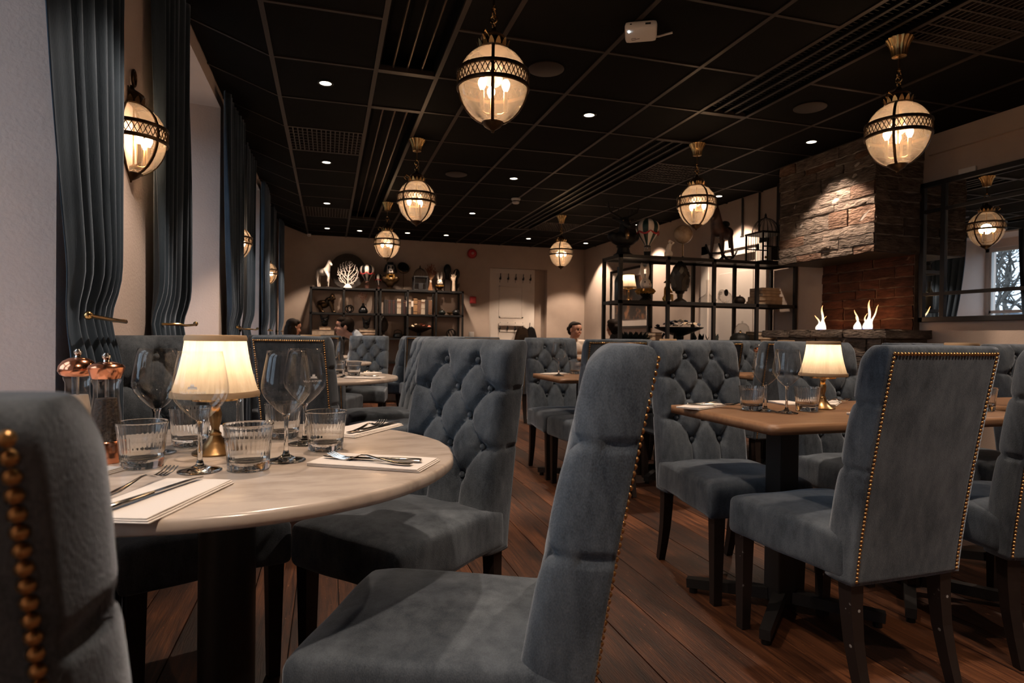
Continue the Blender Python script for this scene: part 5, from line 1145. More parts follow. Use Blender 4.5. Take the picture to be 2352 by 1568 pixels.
def rabbit(x, y, z, s, label, base_m, ruff_m, rz=0, ruff=False):
    t = T_('rabbit_bust', label, 'bust', x, y, z, rz)
    MB().lathe([(0.055*s, 0), (0.056*s, 0.010*s), (0.040*s, 0.020*s), (0.026*s, 0.034*s), (0.05*s, 0.060*s), (0.055*s, 0.068*s)], 24).obj('pedestal', base_m, t)
    if ruff:
        V = []; F = []; n = 64
        for j, (r, zz) in enumerate(((0.03, 0.066), (0.07, 0.062), (0.082, 0.078), (0.066, 0.098), (0.034, 0.104))):
            for i in range(n): a = 2*PI*i/n; q = r*s*(1+0.05*math.cos(16*a)); V.append((q*math.cos(a), q*math.sin(a), (zz+0.004*math.cos(16*a))*s))
        for j in range(4):
            for i in range(n): F.append((j*n+i, j*n+(i+1) % n, (j+1)*n+(i+1) % n, (j+1)*n+i))
        MB().add(V, F).obj('ruff', ruff_m, t, angle=60)
    else: blob('collar', [('s', (0, -0.01*s, 0.082*s), (0.062*s, 0.045*s, 0.022*s)), ('s', (-0.05*s, 0, 0.09*s), 0.02*s), ('s', (0.05*s, 0, 0.09*s), 0.02*s)], 0.005*s, ruff_m, t)
    blob('head', [('s', (0, 0, 0.145*s), (0.044*s, 0.048*s, 0.046*s)), ('s', (0, -0.034*s, 0.132*s), (0.028*s, 0.026*s, 0.024*s)), ('s', (-0.022*s, -0.02*s, 0.128*s), 0.022*s), ('s', (0.022*s, -0.02*s, 0.128*s), 0.022*s), ('c', (0, 0, 0.085*s), (0, 0, 0.12*s), 0.034*s, 0.036*s)] +
         [p for q in (-1, 1) for p in (('s', (q*0.020*s, 0.005*s, 0.20*s), (0.015*s, 0.010*s, 0.03*s)), ('s', (q*0.028*s, 0.008*s, 0.25*s), (0.020*s, 0.009*s, 0.055*s)), ('s', (q*0.032*s, 0.010*s, 0.285*s), (0.013*s, 0.008*s, 0.035*s)))], 0.0045*s, m_white_c, t)
    for q in (-1, 1): MB().ball((q*0.030*s, -0.034*s, 0.156*s), (0.006*s, 0.005*s, 0.008*s), 8, 6).obj('eye', m_eye, t); MB().ball((q*0.028*s, -0.0005*s, 0.25*s), (0.009*s, 0.003*s, 0.04*s), 8, 8).obj('inner_ear', m_coral, t)
    MB().ball((0, -0.060*s, 0.138*s), (0.007*s, 0.004*s, 0.005*s), 8, 6).obj('nose', m_lip, t)
    return t
rabbit(1.665, yb, ZB_, 0.98, 'white rabbit bust with a gold collar on the back shelf', m_brass_d, m_gold)
t = T_('mask_stand', 'tall dark oval carved head on a block, back shelf', 'sculpture', 1.80, 9.78, ZB_)
blob('head', [('s', (0, 0, 0.36), (0.062, 0.05, 0.085)), ('c', (0, 0, 0.22), (0, 0, 0.32), 0.035, 0.04)], 0.008, m_blackg, t); MB().box((0, 0, 0.10), (0.09, 0.08, 0.20)).obj('block', m_wood_d, t, smooth=False, bevel=0.004)
t = T_('mask_stand', 'shorter dark oval carved head at the right end of the back shelf', 'sculpture', 1.945, 9.76, ZB_)
blob('head', [('s', (0, 0, 0.29), (0.055, 0.045, 0.085)), ('c', (0, 0, 0.13), (0, 0, 0.25), 0.02, 0.03)], 0.008, m_blackg, t); MB().box((0, 0, 0.07), (0.085, 0.08, 0.14)).obj('block', m_wood_d, t, smooth=False, bevel=0.004)
t = T_('hand_sculpture', 'pale carved hand standing upright with one finger raised, back shelf', 'sculpture', 1.87, 9.61, ZB_)
blob('hand', [('c', (0, 0, 0.0), (0, 0, 0.16), 0.030, 0.022), ('s', (0, 0, 0.19), (0.030, 0.018, 0.035)), ('c', (-0.022, 0, 0.21), (-0.034, -0.01, 0.255), 0.010, 0.008), ('c', (-0.008, 0, 0.215), (-0.010, -0.02, 0.265), 0.010, 0.008), ('c', (0.008, 0, 0.215), (0.020, 0, 0.29), 0.010, 0.008), ('c', (0.020, 0, 0.29), (0.036, 0, 0.335), 0.008, 0.006), ('c', (0.022, 0, 0.205), (0.036, -0.01, 0.245), 0.009, 0.007), ('c', (-0.024, 0, 0.175), (-0.046, -0.01, 0.22), 0.011, 0.008)], 0.005, m_paper, t)
# ---- middle shelf of the back unit
t = T_('gorilla_figure', 'dark bronze gorilla figure walking on its knuckles, back shelf', 'figurine', -0.03, yb, ZM, math.radians(-12))
blob('body', [('s', (-0.06, 0, 0.125), (0.095, 0.06, 0.065)), ('s', (0.04, 0, 0.165), (0.075, 0.062, 0.068)), ('s', (0.085, -0.01, 0.225), (0.044, 0.044, 0.05)), ('c', (0.085, 0, 0.25), (0.08, 0, 0.268), 0.034, 0.022), ('s', (0.118, -0.02, 0.212), (0.02, 0.026, 0.022)), ('c', (0.06, -0.05, 0.16), (0.11, -0.06, 0.02), 0.034, 0.022), ('c', (0.06, 0.05, 0.16), (0.08, 0.06, 0.02), 0.034, 0.022), ('c', (-0.10, -0.045, 0.10), (-0.06, -0.05, 0.02), 0.042, 0.026), ('c', (-0.10, 0.045, 0.10), (-0.10, 0.05, 0.02), 0.042, 0.026), ('s', (0.125, -0.065, 0.013), (0.03, 0.02, 0.013)), ('s', (-0.045, -0.055, 0.013), (0.032, 0.02, 0.013))], 0.006, m_brass_d, t)
MB().ball((0.118, -0.034, 0.222), (0.016, 0.014, 0.018), 10, 8).obj('face', m_brass, t)
def ringknot(x, y, z, label, r=0.055):
    t = T_('ring_sculpture', label, 'sculpture', x, y, z)
    for k, (a, b) in enumerate(((0.0, 0.5), (1.05, -0.4), (2.1, 0.25))):
        R = Matrix.Rotation(a, 3, 'Z') @ Matrix.Rotation(PI/2+b, 3, 'X'); P = [R @ Vector((r*math.cos(q), r*math.sin(q), 0)) + Vector((0, 0, r*1.08)) for q in np.linspace(0, 2*PI, 28)[:-1]]
        MB().tube(P, 0.007, 6, closed=True).obj('ring', m_blackg, t)
    MB().lathe([(0.028, 0), (0.028, 0.006), (0.012, 0.012)], 16).obj('foot', m_blackg, t)
ringknot(0.30, yb, ZM, 'black interlocked ring sculpture between gorilla and vase', 0.06)
t = T_('vase', 'dark glazed pear shaped vase holding dried sprigs, back shelf', 'vase', 0.50, yb, ZM)
MB().lathe([(0.05, 0), (0.066, 0.012), (0.072, 0.035), (0.062, 0.065), (0.036, 0.10), (0.018, 0.125), (0.016, 0.145), (0.020, 0.152), (0.014, 0.152), (0.012, 0.13)], 32, close=False).obj('body', m_blackg, t)
MB().tube([(0.018, 0, 0.14), (0.045, 0, 0.135), (0.052, 0, 0.11), (0.042, 0, 0.09)], 0.005, 6).obj('handle', m_blackg, t)
g = np.random.default_rng(4); mb = MB(); m2 = MB()
for k in range(14):
    a = g.uniform(0, 2*PI); e = (0.10*math.cos(a)*g.uniform(.3, 1), 0.06*math.sin(a), g.uniform(0.26, 0.335)); mb.tube([(0, 0, 0.13), (e[0]*0.3, e[1]*0.3, 0.22), e], 0.0012, 4)
    for q in range(5): u = g.uniform(0.45, 1); m2.ball((e[0]*u+g.normal(0, .008), e[1]*u, 0.13+(e[2]-0.13)*u), 0.0045, 6, 4)
mb.obj('sprigs', m_straw, t, kind='stuff'); m2.obj('berries', mat('rust berries', (0.20, 0.05, 0.025), 0.7), t, kind='stuff')
def book(x, y, z, th, h, d, m, label, group, rot=None, bands=None, lean=0):
    t = T_('book', label, 'book', x, y, z, 0, group)
    if rot: t.rotation_euler = rot
    MB().b2((-th/2, -d/2, 0), (-th/2+0.003, d/2, h)).b2((th/2-0.003, -d/2, 0), (th/2, d/2, h)).b2((-th/2, -d/2-0.003, 0), (th/2, -d/2+0.002, h)).obj('cover', m, t, smooth=False, bevel=0.001)
    MB().b2((-th/2+0.003, -d/2+0.002, 0.003), (th/2-0.003, d/2-0.004, h-0.003)).obj('pages', m_paper, t, smooth=False)
    if bands:
        for z0, z1, bm in bands: MB().b2((-th/2+0.0005, -d/2-0.0042, z0*h), (th/2-0.0005, -d/2-0.0028, z1*h)).obj('spine_band', bm, t, smooth=False)
    return t
mc = lambda n, c: mat(n, c, 0.65, col2=tuple(v*0.7 for v in c), ns=40)
bk_dark = mc('dark cloth cover', (0.022, 0.014, 0.011)); bk_cream = mc('cream cover', (0.50, 0.40, 0.30)); bk_tan = mc('tan leather cover', (0.34, 0.18, 0.075)); bk_red = mc('oxblood cover', (0.05, 0.015, 0.012)); bk_brown = mc('brown patterned cover', (0.16, 0.08, 0.045))
xs_b = 0.80; spec = [(0.032, .21, 'd'), (0.030, .21, 'd'), (0.034, .21, 'r'), (0.030, .21, 'd'), (0.034, .21, 'r'), (0.030, .21, 'd'), (0.062, .225, 'c'), (0.036, .215, 'd'), (0.036, .215, 'r'), (0.034, .21, 'b'), (0.046, .22, 'c'), (0.034, .21, 'b'), (0.062, .24, 't'), (0.056, .22, 'p'), (0.060, .225, 'c'), (0.05, .22, 'd'), (0.058, .22, 'p')]
nm = {'d': (bk_dark, 'black spined book'), 'r': (bk_red, 'oxblood spined book'), 'c': (bk_cream, 'cream spined book'), 'b': (bk_dark, 'dark book with a white spine patch'), 't': (bk_tan, 'tan leather book'), 'p': (bk_brown, 'brown speckled book')}
ordn = ['first', 'second', 'third', 'fourth', 'fifth', 'sixth']; cnt = {}
for th, h, k in spec:
    cnt[k] = cnt.get(k, 0)+1; m_, base = nm[k]
    bands = {'b': [(0.55, 0.95, m_white_c)], 't': [(0.62, 0.66, bk_dark), (0.16, 0.19, bk_dark), (0.90, 0.93, bk_dark)], 'c': [(0.66, 0.685, bk_brown), (0.74, 0.86, bk_brown), (0.40, 0.42, bk_brown)], 'r': [(0.8, 0.82, m_gold)], 'p': [(0.9, 0.92, m_gold), (0.1, 0.12, m_gold)]}.get(k)
    book(xs_b+th/2, 9.62, ZM, th-0.002, h, 0.15, m_, ('%s, %s such from the vase, back shelf row' % (base, ordn[cnt[k]-1])) if k != 't' else 'tallest tan leather book in the row on the back shelf', 'books in a row on the back shelf', bands=bands)
    xs_b += th
    if k == 'c' and cnt[k] == 2: pass
def roundpot(x, y, z, r, m, label, name='pot'):
    t = T_(name, label, 'pot', x, y, z); V = []; F = []; n = 48; pr = [(0.35, 0.0), (0.75, 0.10), (1.0, 0.55), (0.92, 1.0), (0.6, 1.35), (0.28, 1.46), (0.2, 1.42)]
    for a_, b_ in pr:
        for i in range(n): a = 2*PI*i/n; q = r*a_*(1+0.04*abs(math.sin(7*a))); V.append((q*math.cos(a), q*math.sin(a), b_*r))
    for j in range(len(pr)-1):
        for i in range(n): F.append((j*n+i, j*n+(i+1) % n, (j+1)*n+(i+1) % n, (j+1)*n+i))
    F.append(tuple(range(n))[::-1]); F.append(tuple((len(pr)-1)*n+i for i in range(n)))
    MB().add(V, F).obj('body', m, t, angle=60); MB().tube([(0, 0, r*1.40), (0.1*r, 0, r*1.55), (0.05*r, 0, r*1.7)], [0.16*r, 0.11*r, 0.09*r], 6).obj('stalk', m_brass_d, t)
    return t
roundpot(1.70, 9.66, ZM, 0.055, m_leaf, 'dark ribbed pumpkin ornament left of the gold flower, back shelf'); roundpot(1.925, 9.66, ZM, 0.062, m_blackg, 'round black lidded pot right of the gold flower, back shelf')
def flower(x, y, z, s, m, label, n=9):
    t = T_('flower_ornament', label, 'ornament', x, y, z)
    for k in range(n): a = 2*PI*k/n; o = MB().ball((0, 0, 0), (0.5*s, 0.26*s, 0.1*s), 8, 6).obj('petal', m, t); o.location = (0.45*s*math.cos(a), 0.45*s*math.sin(a), 0.45*s); o.rotation_euler = (0, -0.6, a)
    MB().ball((0, 0, 0.45*s), 0.25*s, 10, 6).obj('centre', m_gold, t); MB().lathe([(0.2*s, 0), (0.12*s, 0.4*s)], 10).obj('stem', m_brass_d, t)
flower(1.82, 9.64, ZM, 0.065, m_gold, 'gold petalled flower ornament between two dark pots, back shelf')
# ---- lower shelf of the back unit
def bullbust(x, y, z, label):
    t = T_('dog_bust', label, 'bust', x, y, z)
    blob('head', [('s', (0, 0, 0.085), (0.052, 0.05, 0.05)), ('s', (0, -0.036, 0.066), (0.036, 0.03, 0.032)), ('s', (0, 0, 0.04), (0.046, 0.04, 0.04))] + [('c', (q*0.036, 0, 0.12), (q*0.058, 0, 0.175), 0.022, 0.008) for q in (-1, 1)], 0.005, m_blackg, t)
    for q in (-1, 1): MB().ball((q*0.026, -0.045, 0.092), 0.007, 8, 6).obj('eye', m_brass, t)
    MB().ball((0, -0.064, 0.076), (0.010, 0.006, 0.008), 8, 6).obj('nose', m_eye, t)
FL = lambda: (0, PI/2, PI/2)
def flatbook(x, y, z, th, L, d, m, label, group, rz=0):
    t = T_('book', label, 'book', x, y, z, rz, group)
    MB().b2((-L/2, -d/2, 0), (L/2, d/2, 0.003)).b2((-L/2, -d/2, th-0.003), (L/2, d/2, th)).b2((-L/2, d/2-0.004, 0), (L/2, d/2, th)).obj('cover', m, t, smooth=False, bevel=0.001)
    MB().b2((-L/2+0.004, -d/2+0.004, 0.003), (L/2-0.004, d/2-0.004, th-0.003)).obj('pages', m_paper, t, smooth=False); return t
flatbook(-0.07, 9.64, ZLo, 0.035, 0.36, 0.2, bk_brown, 'bottom book of the stack under the nearest-window bulldog head', 'flat books on the back shelf', 0.03)
flatbook(-0.075, 9.64, ZLo+0.035, 0.075, 0.32, 0.2, bk_cream, 'thick marbled book of the stack under the nearest-window bulldog head', 'flat books on the back shelf')
flatbook(-0.05, 9.64, ZLo+0.110, 0.045, 0.17, 0.14, bk_tan, 'small tan book right under the nearest-window bulldog head', 'flat books on the back shelf')
bullbust(-0.055, 9.63, ZLo+0.155, 'black bulldog head with pricked ears on stacked books, left of the seated man')
for k, (dz, th, L, m_, l) in enumerate(((0, 0.045, 0.2, bk_brown, 'bottom book of the stack behind the shoulder of the seated man'), (0.045, 0.045, 0.24, bk_tan, 'second book of the stack behind the shoulder of the seated man'), (0.09, 0.04, 0.27, bk_cream, 'top pale book of the stack behind the shoulder of the seated man'))):
    flatbook(0.56, 9.64, ZLo+dz, th, L, 0.18, m_, l, 'flat books on the back shelf', 0.05*k)
bullbust(0.545, 9.63, ZLo+0.13, 'black bulldog head with pricked ears, right of the seated man')
def artichoke(x, y, z, s, m, label, foot=True):
    t = T_('artichoke_ornament', label, 'ornament', x, y, z); h0 = 0.06*s if foot else 0
    if foot: MB().lathe([(0.05*s, 0), (0.045*s, 0.012*s), (0.018*s, 0.03*s), (0.022*s, 0.06*s), (0.035*s, 0.07*s)], 20).obj('foot', m, t)
    MB().ball((0, 0, h0+0.105*s), (0.062*s, 0.062*s, 0.105*s), 16, 12).obj('core', m, t)
    V = []; F = []; lf = MB(); lf.add([(-0.016*s, 0, 0), (0.016*s, 0, 0), (-0.02*s, 0.006*s, 0.022*s), (0.02*s, 0.006*s, 0.022*s), (0, 0.016*s, 0.05*s), (0, 0.004*s, 0.012*s)], [(0, 1, 3, 2), (2, 3, 4), (0, 5, 1)]); lm = lf.mesh('leaf', m, angle=60)
    for j in range(9):
        q = j/8; zz = h0+0.02*s+0.165*s*q; r = 0.064*s*math.sqrt(max(0.02, 1-((zz-h0-0.095*s)/(0.112*s))**2)); n = max(4, int(12*r/(0.064*s)))
        for i in range(n): a = 2*PI*(i+0.5*(j % 2))/n; mobj('leaf', lm, t, (r*math.cos(a), r*math.sin(a), zz), (0.12+1.1*max(0, q-0.35), 0, a-PI/2))
    return t
m_leafb = mat('bronzed black leaf', (0.03, 0.024, 0.018), 0.4)
artichoke(0.80, 9.64, ZLo+0.02, 1.05, m_leafb, 'dark bronze artichoke ornament on the back shelf')
def flowerbowl(x, y, z, s, label, bm, cols, feet=False):
    t = T_('footed_bowl', label, 'bowl', x, y, z)
    h = 0.125*s
    MB().lathe([(0.05*s, 0.0), (0.045*s, 0.01*s), (0.02*s, 0.03*s), (0.025*s, h*0.55), (0.09*s, h*0.75), (0.165*s, h), (0.17*s, h*1.06), (0.15*s, h*1.02), (0.08*s, h*0.85), (0, h*0.8)], 40).obj('dish', bm, t)
    if feet:
        for k in range(4):
            a = PI/4+PI/2*k; c, q = math.cos(a), math.sin(a)
            MB().tube([(0.10*s*c, 0.10*s*q, h*0.72), (0.12*s*c, 0.12*s*q, h*0.45), (0.09*s*c, 0.09*s*q, h*0.2), (0.13*s*c, 0.13*s*q, 0.008)], [0.010*s, 0.008*s, 0.008*s, 0.012*s], 8).obj('foot', bm, t)
    g = np.random.default_rng(int(x*100)); 
    fl = MB()
    for k in range(5): a = 2*PI*k/5; fl.ball((0.011*math.cos(a), 0.011*math.sin(a), 0.004), (0.011, 0.009, 0.006), 6, 4)
    fl.ball((0, 0, 0.006), 0.006, 6, 4); fm = [fl.mesh('blossom', c) for c in cols]
    for k in range(34):
        a = g.uniform(0, 2*PI); r = 0.15*s*math.sqrt(g.random()); q = (1 if math.cos(a) > 0.1 else 0) if len(cols) == 2 else int(g.integers(0, len(cols)))
        mobj('blossom', fm[q], t, (r*math.cos(a), r*math.sin(a), h*1.05+0.035*s*(1-(r/(0.16*s))**2)+g.uniform(0, 0.015)), (g.uniform(-.6, .6), g.uniform(-.6, .6), 0))
    return t
m_pink = mat('coral pink petals', (0.62, 0.20, 0.13), 0.7); m_creamp = mat('cream petals', (0.68, 0.52, 0.36), 0.7); m_bluep = mat('dark blue petals', (0.05, 0.06, 0.085), 0.6); m_whitep = mat('white petals', (0.62, 0.55, 0.48), 0.7)
flowerbowl(1.345, 9.66, ZLo, 1.25, 'dark footed bowl heaped with cream and coral flowers, back shelf', m_wood_d, [m_creamp, m_pink])
ringknot(1.845, 9.66, ZLo, 'black interlocked ring sculpture at the right end of the back shelf', 0.072)
t = T_('jug', 'small dark iron kettle on the back shelf, left of the flower bowl', 'kettle', 1.02, 9.66, ZLo)
MB().lathe([(0.05, 0), (0.075, 0.02), (0.07, 0.055), (0.04, 0.075), (0, 0.08)], 24).obj('body', m_blackg, t); MB().tube([(-0.06, 0, 0.05), (-0.05, 0, 0.11), (0, 0, 0.125), (0.05, 0, 0.11), (0.06, 0, 0.05)], 0.005, 6).obj('handle', m_blackg, t); MB().tube([(0.06, 0, 0.03), (0.095, 0, 0.05), (0.11, 0, 0.075)], [0.012, 0.009, 0.006], 8).obj('spout', m_blackg, t)
# ---- open shelf, top
t = T_('deer_bust', 'black stag bust with antlers and a ruffled coat on the open shelf', 'bust', 2.382*K, ys, ZS)
MB().lathe([(0.085, 0), (0.088, 0.014), (0.06, 0.03), (0.05, 0.07), (0.062, 0.085), (0.05, 0.10)], 24).obj('pedestal', m_deer, t)
blob('torso', [('s', (0, 0, 0.15), (0.125, 0.075, 0.065)), ('s', (-0.11, 0, 0.17), 0.04), ('s', (0.11, 0, 0.17), 0.04), ('c', (0, 0, 0.14), (0, -0.015, 0.27), 0.062, 0.042)], 0.008, m_deer, t)
blob('head', [('s', (0, -0.02, 0.295), (0.042, 0.05, 0.048)), ('c', (0, -0.04, 0.285), (0, -0.105, 0.245), 0.032, 0.02)] + [('c', (q*0.035, 0, 0.31), (q*0.10, 0.01, 0.325), 0.016, 0.010) for q in (-1, 1)], 0.006, m_deer, t)
for q in (-1, 1):
    MB().tube([(q*0.02, 0, 0.33), (q*0.075, 0.01, 0.36), (q*0.135, 0.01, 0.39), (q*0.150, 0, 0.47)], [0.011, 0.010, 0.008, 0.004], 6).obj('antler', m_deer, t)
    for a, b in (((q*0.06, 0.01, 0.37), (q*0.05, -0.02, 0.43)), ((q*0.10, 0.01, 0.39), (q*0.09, 0, 0.45)), ((q*0.14, 0.01, 0.42), (q*0.185, -0.01, 0.45))): MB().tube([a, b], [0.006, 0.002], 6).obj('antler_tine', m_deer, t)
    MB().ball((q*0.032, -0.058, 0.303), 0.006, 8, 6).obj('eye', m_brass, t)
MB().tube([(0, -0.07, 0.14), (0, -0.072, 0.17), (0, -0.06, 0.205), (0, -0.05, 0.235)], [0.012, 0.022, 0.02, 0.012], 8).obj('jabot', m_brass, t)
balloon(2.597*K, ys-0.02, ZS, 0.90, 'green and white striped model balloon with red swags on the open shelf', m_green, m_blackg, 0.1)
t = T_('lady_figurine', 'small white figurine of a kneeling dancer with raised arms, open shelf', 'figurine', 2.776*K, ys-0.06, ZS)
blob('figure', [('s', (0, 0, 0.035), (0.04, 0.035, 0.035)), ('c', (0, 0, 0.05), (0.01, 0, 0.10), 0.022, 0.020), ('s', (0.012, 0, 0.108), (0.022, 0.016, 0.018)), ('s', (0.014, 0, 0.143), 0.016), ('c', (0.014, 0, 0.118), (0.014, 0, 0.135), 0.008, 0.008), ('c', (0.03, 0, 0.115), (0.055, 0, 0.135), 0.007, 0.006), ('c', (0.055, 0, 0.135), (0.028, 0, 0.15), 0.006, 0.005), ('c', (-0.006, 0, 0.112), (-0.02, 0, 0.075), 0.007, 0.006), ('c', (0.0, -0.02, 0.03), (-0.05, -0.03, 0.014), 0.018, 0.010)], 0.004, m_white_c, t)
MB().ball((0.014, 0.008, 0.15), (0.017, 0.013, 0.015), 10, 6).obj('hair', m_straw, t)
t = T_('globe_stand', 'mottled glass ball on a thin brass pole, open shelf', 'ornament', 2.952*K, ys, ZS)
MB().lathe([(0.05, 0), (0.05, 0.006), (0.02, 0.014), (0.008, 0.03)], 24).obj('foot', m_blackg, t); MB().tube([(0, 0, 0.02), (0, 0, 0.16)], 0.006, 8).obj('pole', m_brass, t)
MB().ball((0, 0, 0.225), 0.084, 32, 20).obj('ball', mat('mottled amber', (0.26, 0.17, 0.10), 0.25, col2=(0.46, 0.34, 0.23), ns=18), t)
t = T_('rocking_horse', 'dark wooden rocking horse with saddle on curved rockers, open shelf', 'rocking horse', 3.345*K, ys, ZS, PI+0.62); t.scale = (1.22, 1.22, 1.22)
m_rh = mat('old dark painted wood', (0.035, 0.018, 0.014), 0.5, col2=(0.075, 0.035, 0.026), ns=18)
blob('body', [('s', (0, 0, 0.215), (0.125, 0.05, 0.05)), ('s', (0.085, 0, 0.225), 0.055), ('s', (-0.095, 0, 0.225), 0.052), ('c', (0.105, 0, 0.24), (0.15, 0, 0.345), 0.05, 0.034), ('c', (0.15, 0, 0.355), (0.195, 0, 0.30), 0.032, 0.02), ('c', (0.14, 0.012, 0.375), (0.142, 0.015, 0.405), 0.010, 0.005), ('c', (0.14, -0.012, 0.375), (0.142, -0.015, 0.405), 0.010, 0.005)], 0.006, m_rh, t)
for sx_, sy_, dx in ((0.10, 0.03, 0.025), (0.10, -0.03, 0.005), (-0.10, 0.03, -0.02), (-0.10, -0.03, -0.04)): MB().tube([(sx_, sy_, 0.20), (sx_+dx, sy_*1.5, 0.035)], [0.016, 0.009], 8).obj('leg', m_rh, t)
for s in (-1, 1): MB().tube([(0.19*q, s*0.048, 0.012+0.085*q*q+0.0) for q in np.linspace(-1.05, 1.05, 15)], 0.010, 6, sq=(1, 0.7)).obj('rocker', m_black, t)
for x in (-0.13, 0.13): MB().tube([(x, -0.05, 0.05), (x, 0.05, 0.05)], 0.007, 6).obj('cross_bar', m_black, t)
blob('saddle', [('s', (-0.005, 0, 0.262), (0.06, 0.045, 0.018)), ('s', (-0.055, 0, 0.285), (0.02, 0.04, 0.03)), ('s', (0.045, 0, 0.275), (0.015, 0.025, 0.02))], 0.006, m_leaf, t)
MB().tube([(-0.14, 0, 0.24), (-0.165, 0, 0.20), (-0.165, 0, 0.12)], [0.012, 0.016, 0.006], 8).obj('tail', m_black, t)
MB().tube([(0.10, 0, 0.30), (0.125, 0, 0.35), (0.145, 0, 0.385)], [0.016, 0.02, 0.012], 8).obj('mane', m_black, t)
birdcage(3.80*K, ys, ZS, 'large black iron birdcage on the open shelf beside the stone hood', w=0.24, h=0.27, dome=0.14)
# ---- open shelf, middle
t = T_('wine_bottle', 'dark unlabelled bottle at the near post of the open shelf', 'bottle', 2.335*K, ys-0.02, ZSM)
MB().lathe([(0.034, 0), (0.037, 0.006), (0.037, 0.17), (0.030, 0.195), (0.014, 0.225), (0.0135, 0.275), (0.016, 0.277), (0.016, 0.292), (0.0, 0.294)], 28).obj('body', m_leaf, t); MB().lathe([(0.0145, 0.24), (0.0165, 0.2775), (0.0168, 0.293), (0, 0.295)], 20).obj('capsule', m_blackg, t)
slp = dup(lp, (2.475*K, ys+0.08, ZSM), 0.4, 'small lit table lamp with pale shade on the open shelf, beside the rabbit bust'); slp.scale = (0.80, 0.80, 0.92)
rabbit(2.568*K, ys-0.05, ZSM, 1.06, 'white rabbit bust with a gold pleated ruff on the open shelf', m_blackg, m_gold, 0.15, True)
t = T_('soldier_figurine', 'gilt figurine of a seated man in a bicorne hat, open shelf', 'figurine', 2.776*K, ys-0.05, ZSM)
blob('figure', [('c', (0, 0, 0.06), (0.0, 0, 0.125), 0.028, 0.022), ('s', (0, 0, 0.155), 0.016), ('c', (0, 0, 0.13), (0, 0, 0.145), 0.009, 0.009), ('c', (-0.01, -0.01, 0.06), (0.02, -0.045, 0.055), 0.017, 0.014), ('c', (0.02, -0.045, 0.055), (0.022, -0.05, 0.008), 0.013, 0.010), ('c', (-0.01, 0.01, 0.06), (-0.03, -0.03, 0.05), 0.017, 0.014), ('c', (-0.03, -0.03, 0.05), (-0.035, -0.035, 0.008), 0.013, 0.010), ('c', (0.02, 0, 0.12), (0.035, -0.02, 0.085), 0.010, 0.008), ('c', (0.035, -0.02, 0.085), (0.005, -0.032, 0.09), 0.008, 0.007), ('c', (-0.02, 0, 0.12), (-0.034, -0.015, 0.075), 0.010, 0.008), ('s', (0, 0.01, 0.03), (0.04, 0.03, 0.03))], 0.004, m_gold, t)
MB().tube([(-0.036, 0, 0.168), (-0.018, 0, 0.176), (0, 0, 0.184), (0.018, 0, 0.176), (0.036, 0, 0.168)], [0.003, 0.010, 0.013, 0.010, 0.003], 8, sq=(1, 0.8)).obj('hat', m_brass_d, t)
artichoke(2.928*K, ys, ZSM, 1.30, m_leafb, 'big black artichoke ornament on a foot, open shelf')
t = T_('decanter', 'clear glass decanter with a wide body and thin neck, open shelf', 'decanter', 3.205*K, ys, ZSM)
MB().lathe([(0.055, 0.002), (0.075, 0.012), (0.082, 0.03), (0.072, 0.052), (0.036, 0.072), (0.014, 0.092), (0.011, 0.12), (0.0115, 0.17), (0.016, 0.215)], 40, close=False).obj('body', m_clearglass, t, angle=180); MB().lathe([(0.0, 0.0005), (0.055, 0.0015)], 32).obj('bottom', m_clearglass, t)
t = T_('glass_elephant', 'clear blown glass elephant with a dark ear, open shelf', 'figurine', 3.385*K, ys, ZSM, 0.2)
blob('body', [('s', (0, 0, 0.065), (0.07, 0.05, 0.055)), ('s', (-0.06, -0.02, 0.095), (0.036, 0.034, 0.036))] + [('c', (sx_*0.04, sy_*0.028, 0.05), (sx_*0.04, sy_*0.028, 0.012), 0.02, 0.018) for sx_ in (-1, 1) for sy_ in (-1, 1)], 0.006, m_clearglass, t)
MB().tube([(-0.085, -0.03, 0.10), (-0.115, -0.035, 0.08), (-0.115, -0.035, 0.045), (-0.095, -0.035, 0.03)], [0.016, 0.012, 0.009, 0.007], 8).obj('trunk', m_clearglass, t); MB().ball((-0.045, -0.055, 0.10), (0.028, 0.006, 0.032), 12, 8).obj('ear', m_blackg, t)
roundpot(3.535*K, ys, ZSM, 0.052, m_wood_d, 'dark round apple shaped pot on the open shelf')
zb = ZSM
for k, (th, L, m_, l) in enumerate(((0.036, 0.27, bk_cream, 'bottom'), (0.042, 0.26, bk_brown, 'second lowest'), (0.024, 0.20, bk_cream, 'middle'), (0.030, 0.22, bk_brown, 'second highest'), (0.026, 0.20, bk_cream, 'topmost'))):
    flatbook(3.80*K+0.01*(k % 2), ys, zb, th, L, 0.17, m_, '%s worn book of the stack on the open shelf by the hood' % l, 'stacked books on the open shelf', 0.08*(k % 3-1)); zb += th
# ---- open shelf, lower
t = T_('lotus_bowl', 'wide black bowl with spiky leaf rim on the open shelf', 'bowl', 2.478*K, ys-0.02, ZSL)
MB().lathe([(0.05, 0), (0.10, 0.03), (0.14, 0.062), (0.12, 0.06), (0.05, 0.03), (0, 0.025)], 32).obj('dish', m_leaf, t)
lf = MB().add([(-0.018, 0, 0), (0.018, 0, 0), (-0.02, 0.03, 0.02), (0.02, 0.03, 0.02), (0, 0.065, 0.045), (0, 0.03, 0.012)], [(0, 1, 3, 2), (2, 3, 4), (0, 2, 5), (1, 5, 3)]).mesh('leaf', m_leaf, angle=60)
for j, (n, r, z, tl) in enumerate(((20, 0.115, 0.055, 0.0), (18, 0.10, 0.062, 0.35))):
    for i in range(n): mobj('leaf', lf, t, (r*math.cos(2*PI*(i+0.5*j)/n), r*math.sin(2*PI*(i+0.5*j)/n), z), (tl, 0, 2*PI*(i+0.5*j)/n-PI/2))
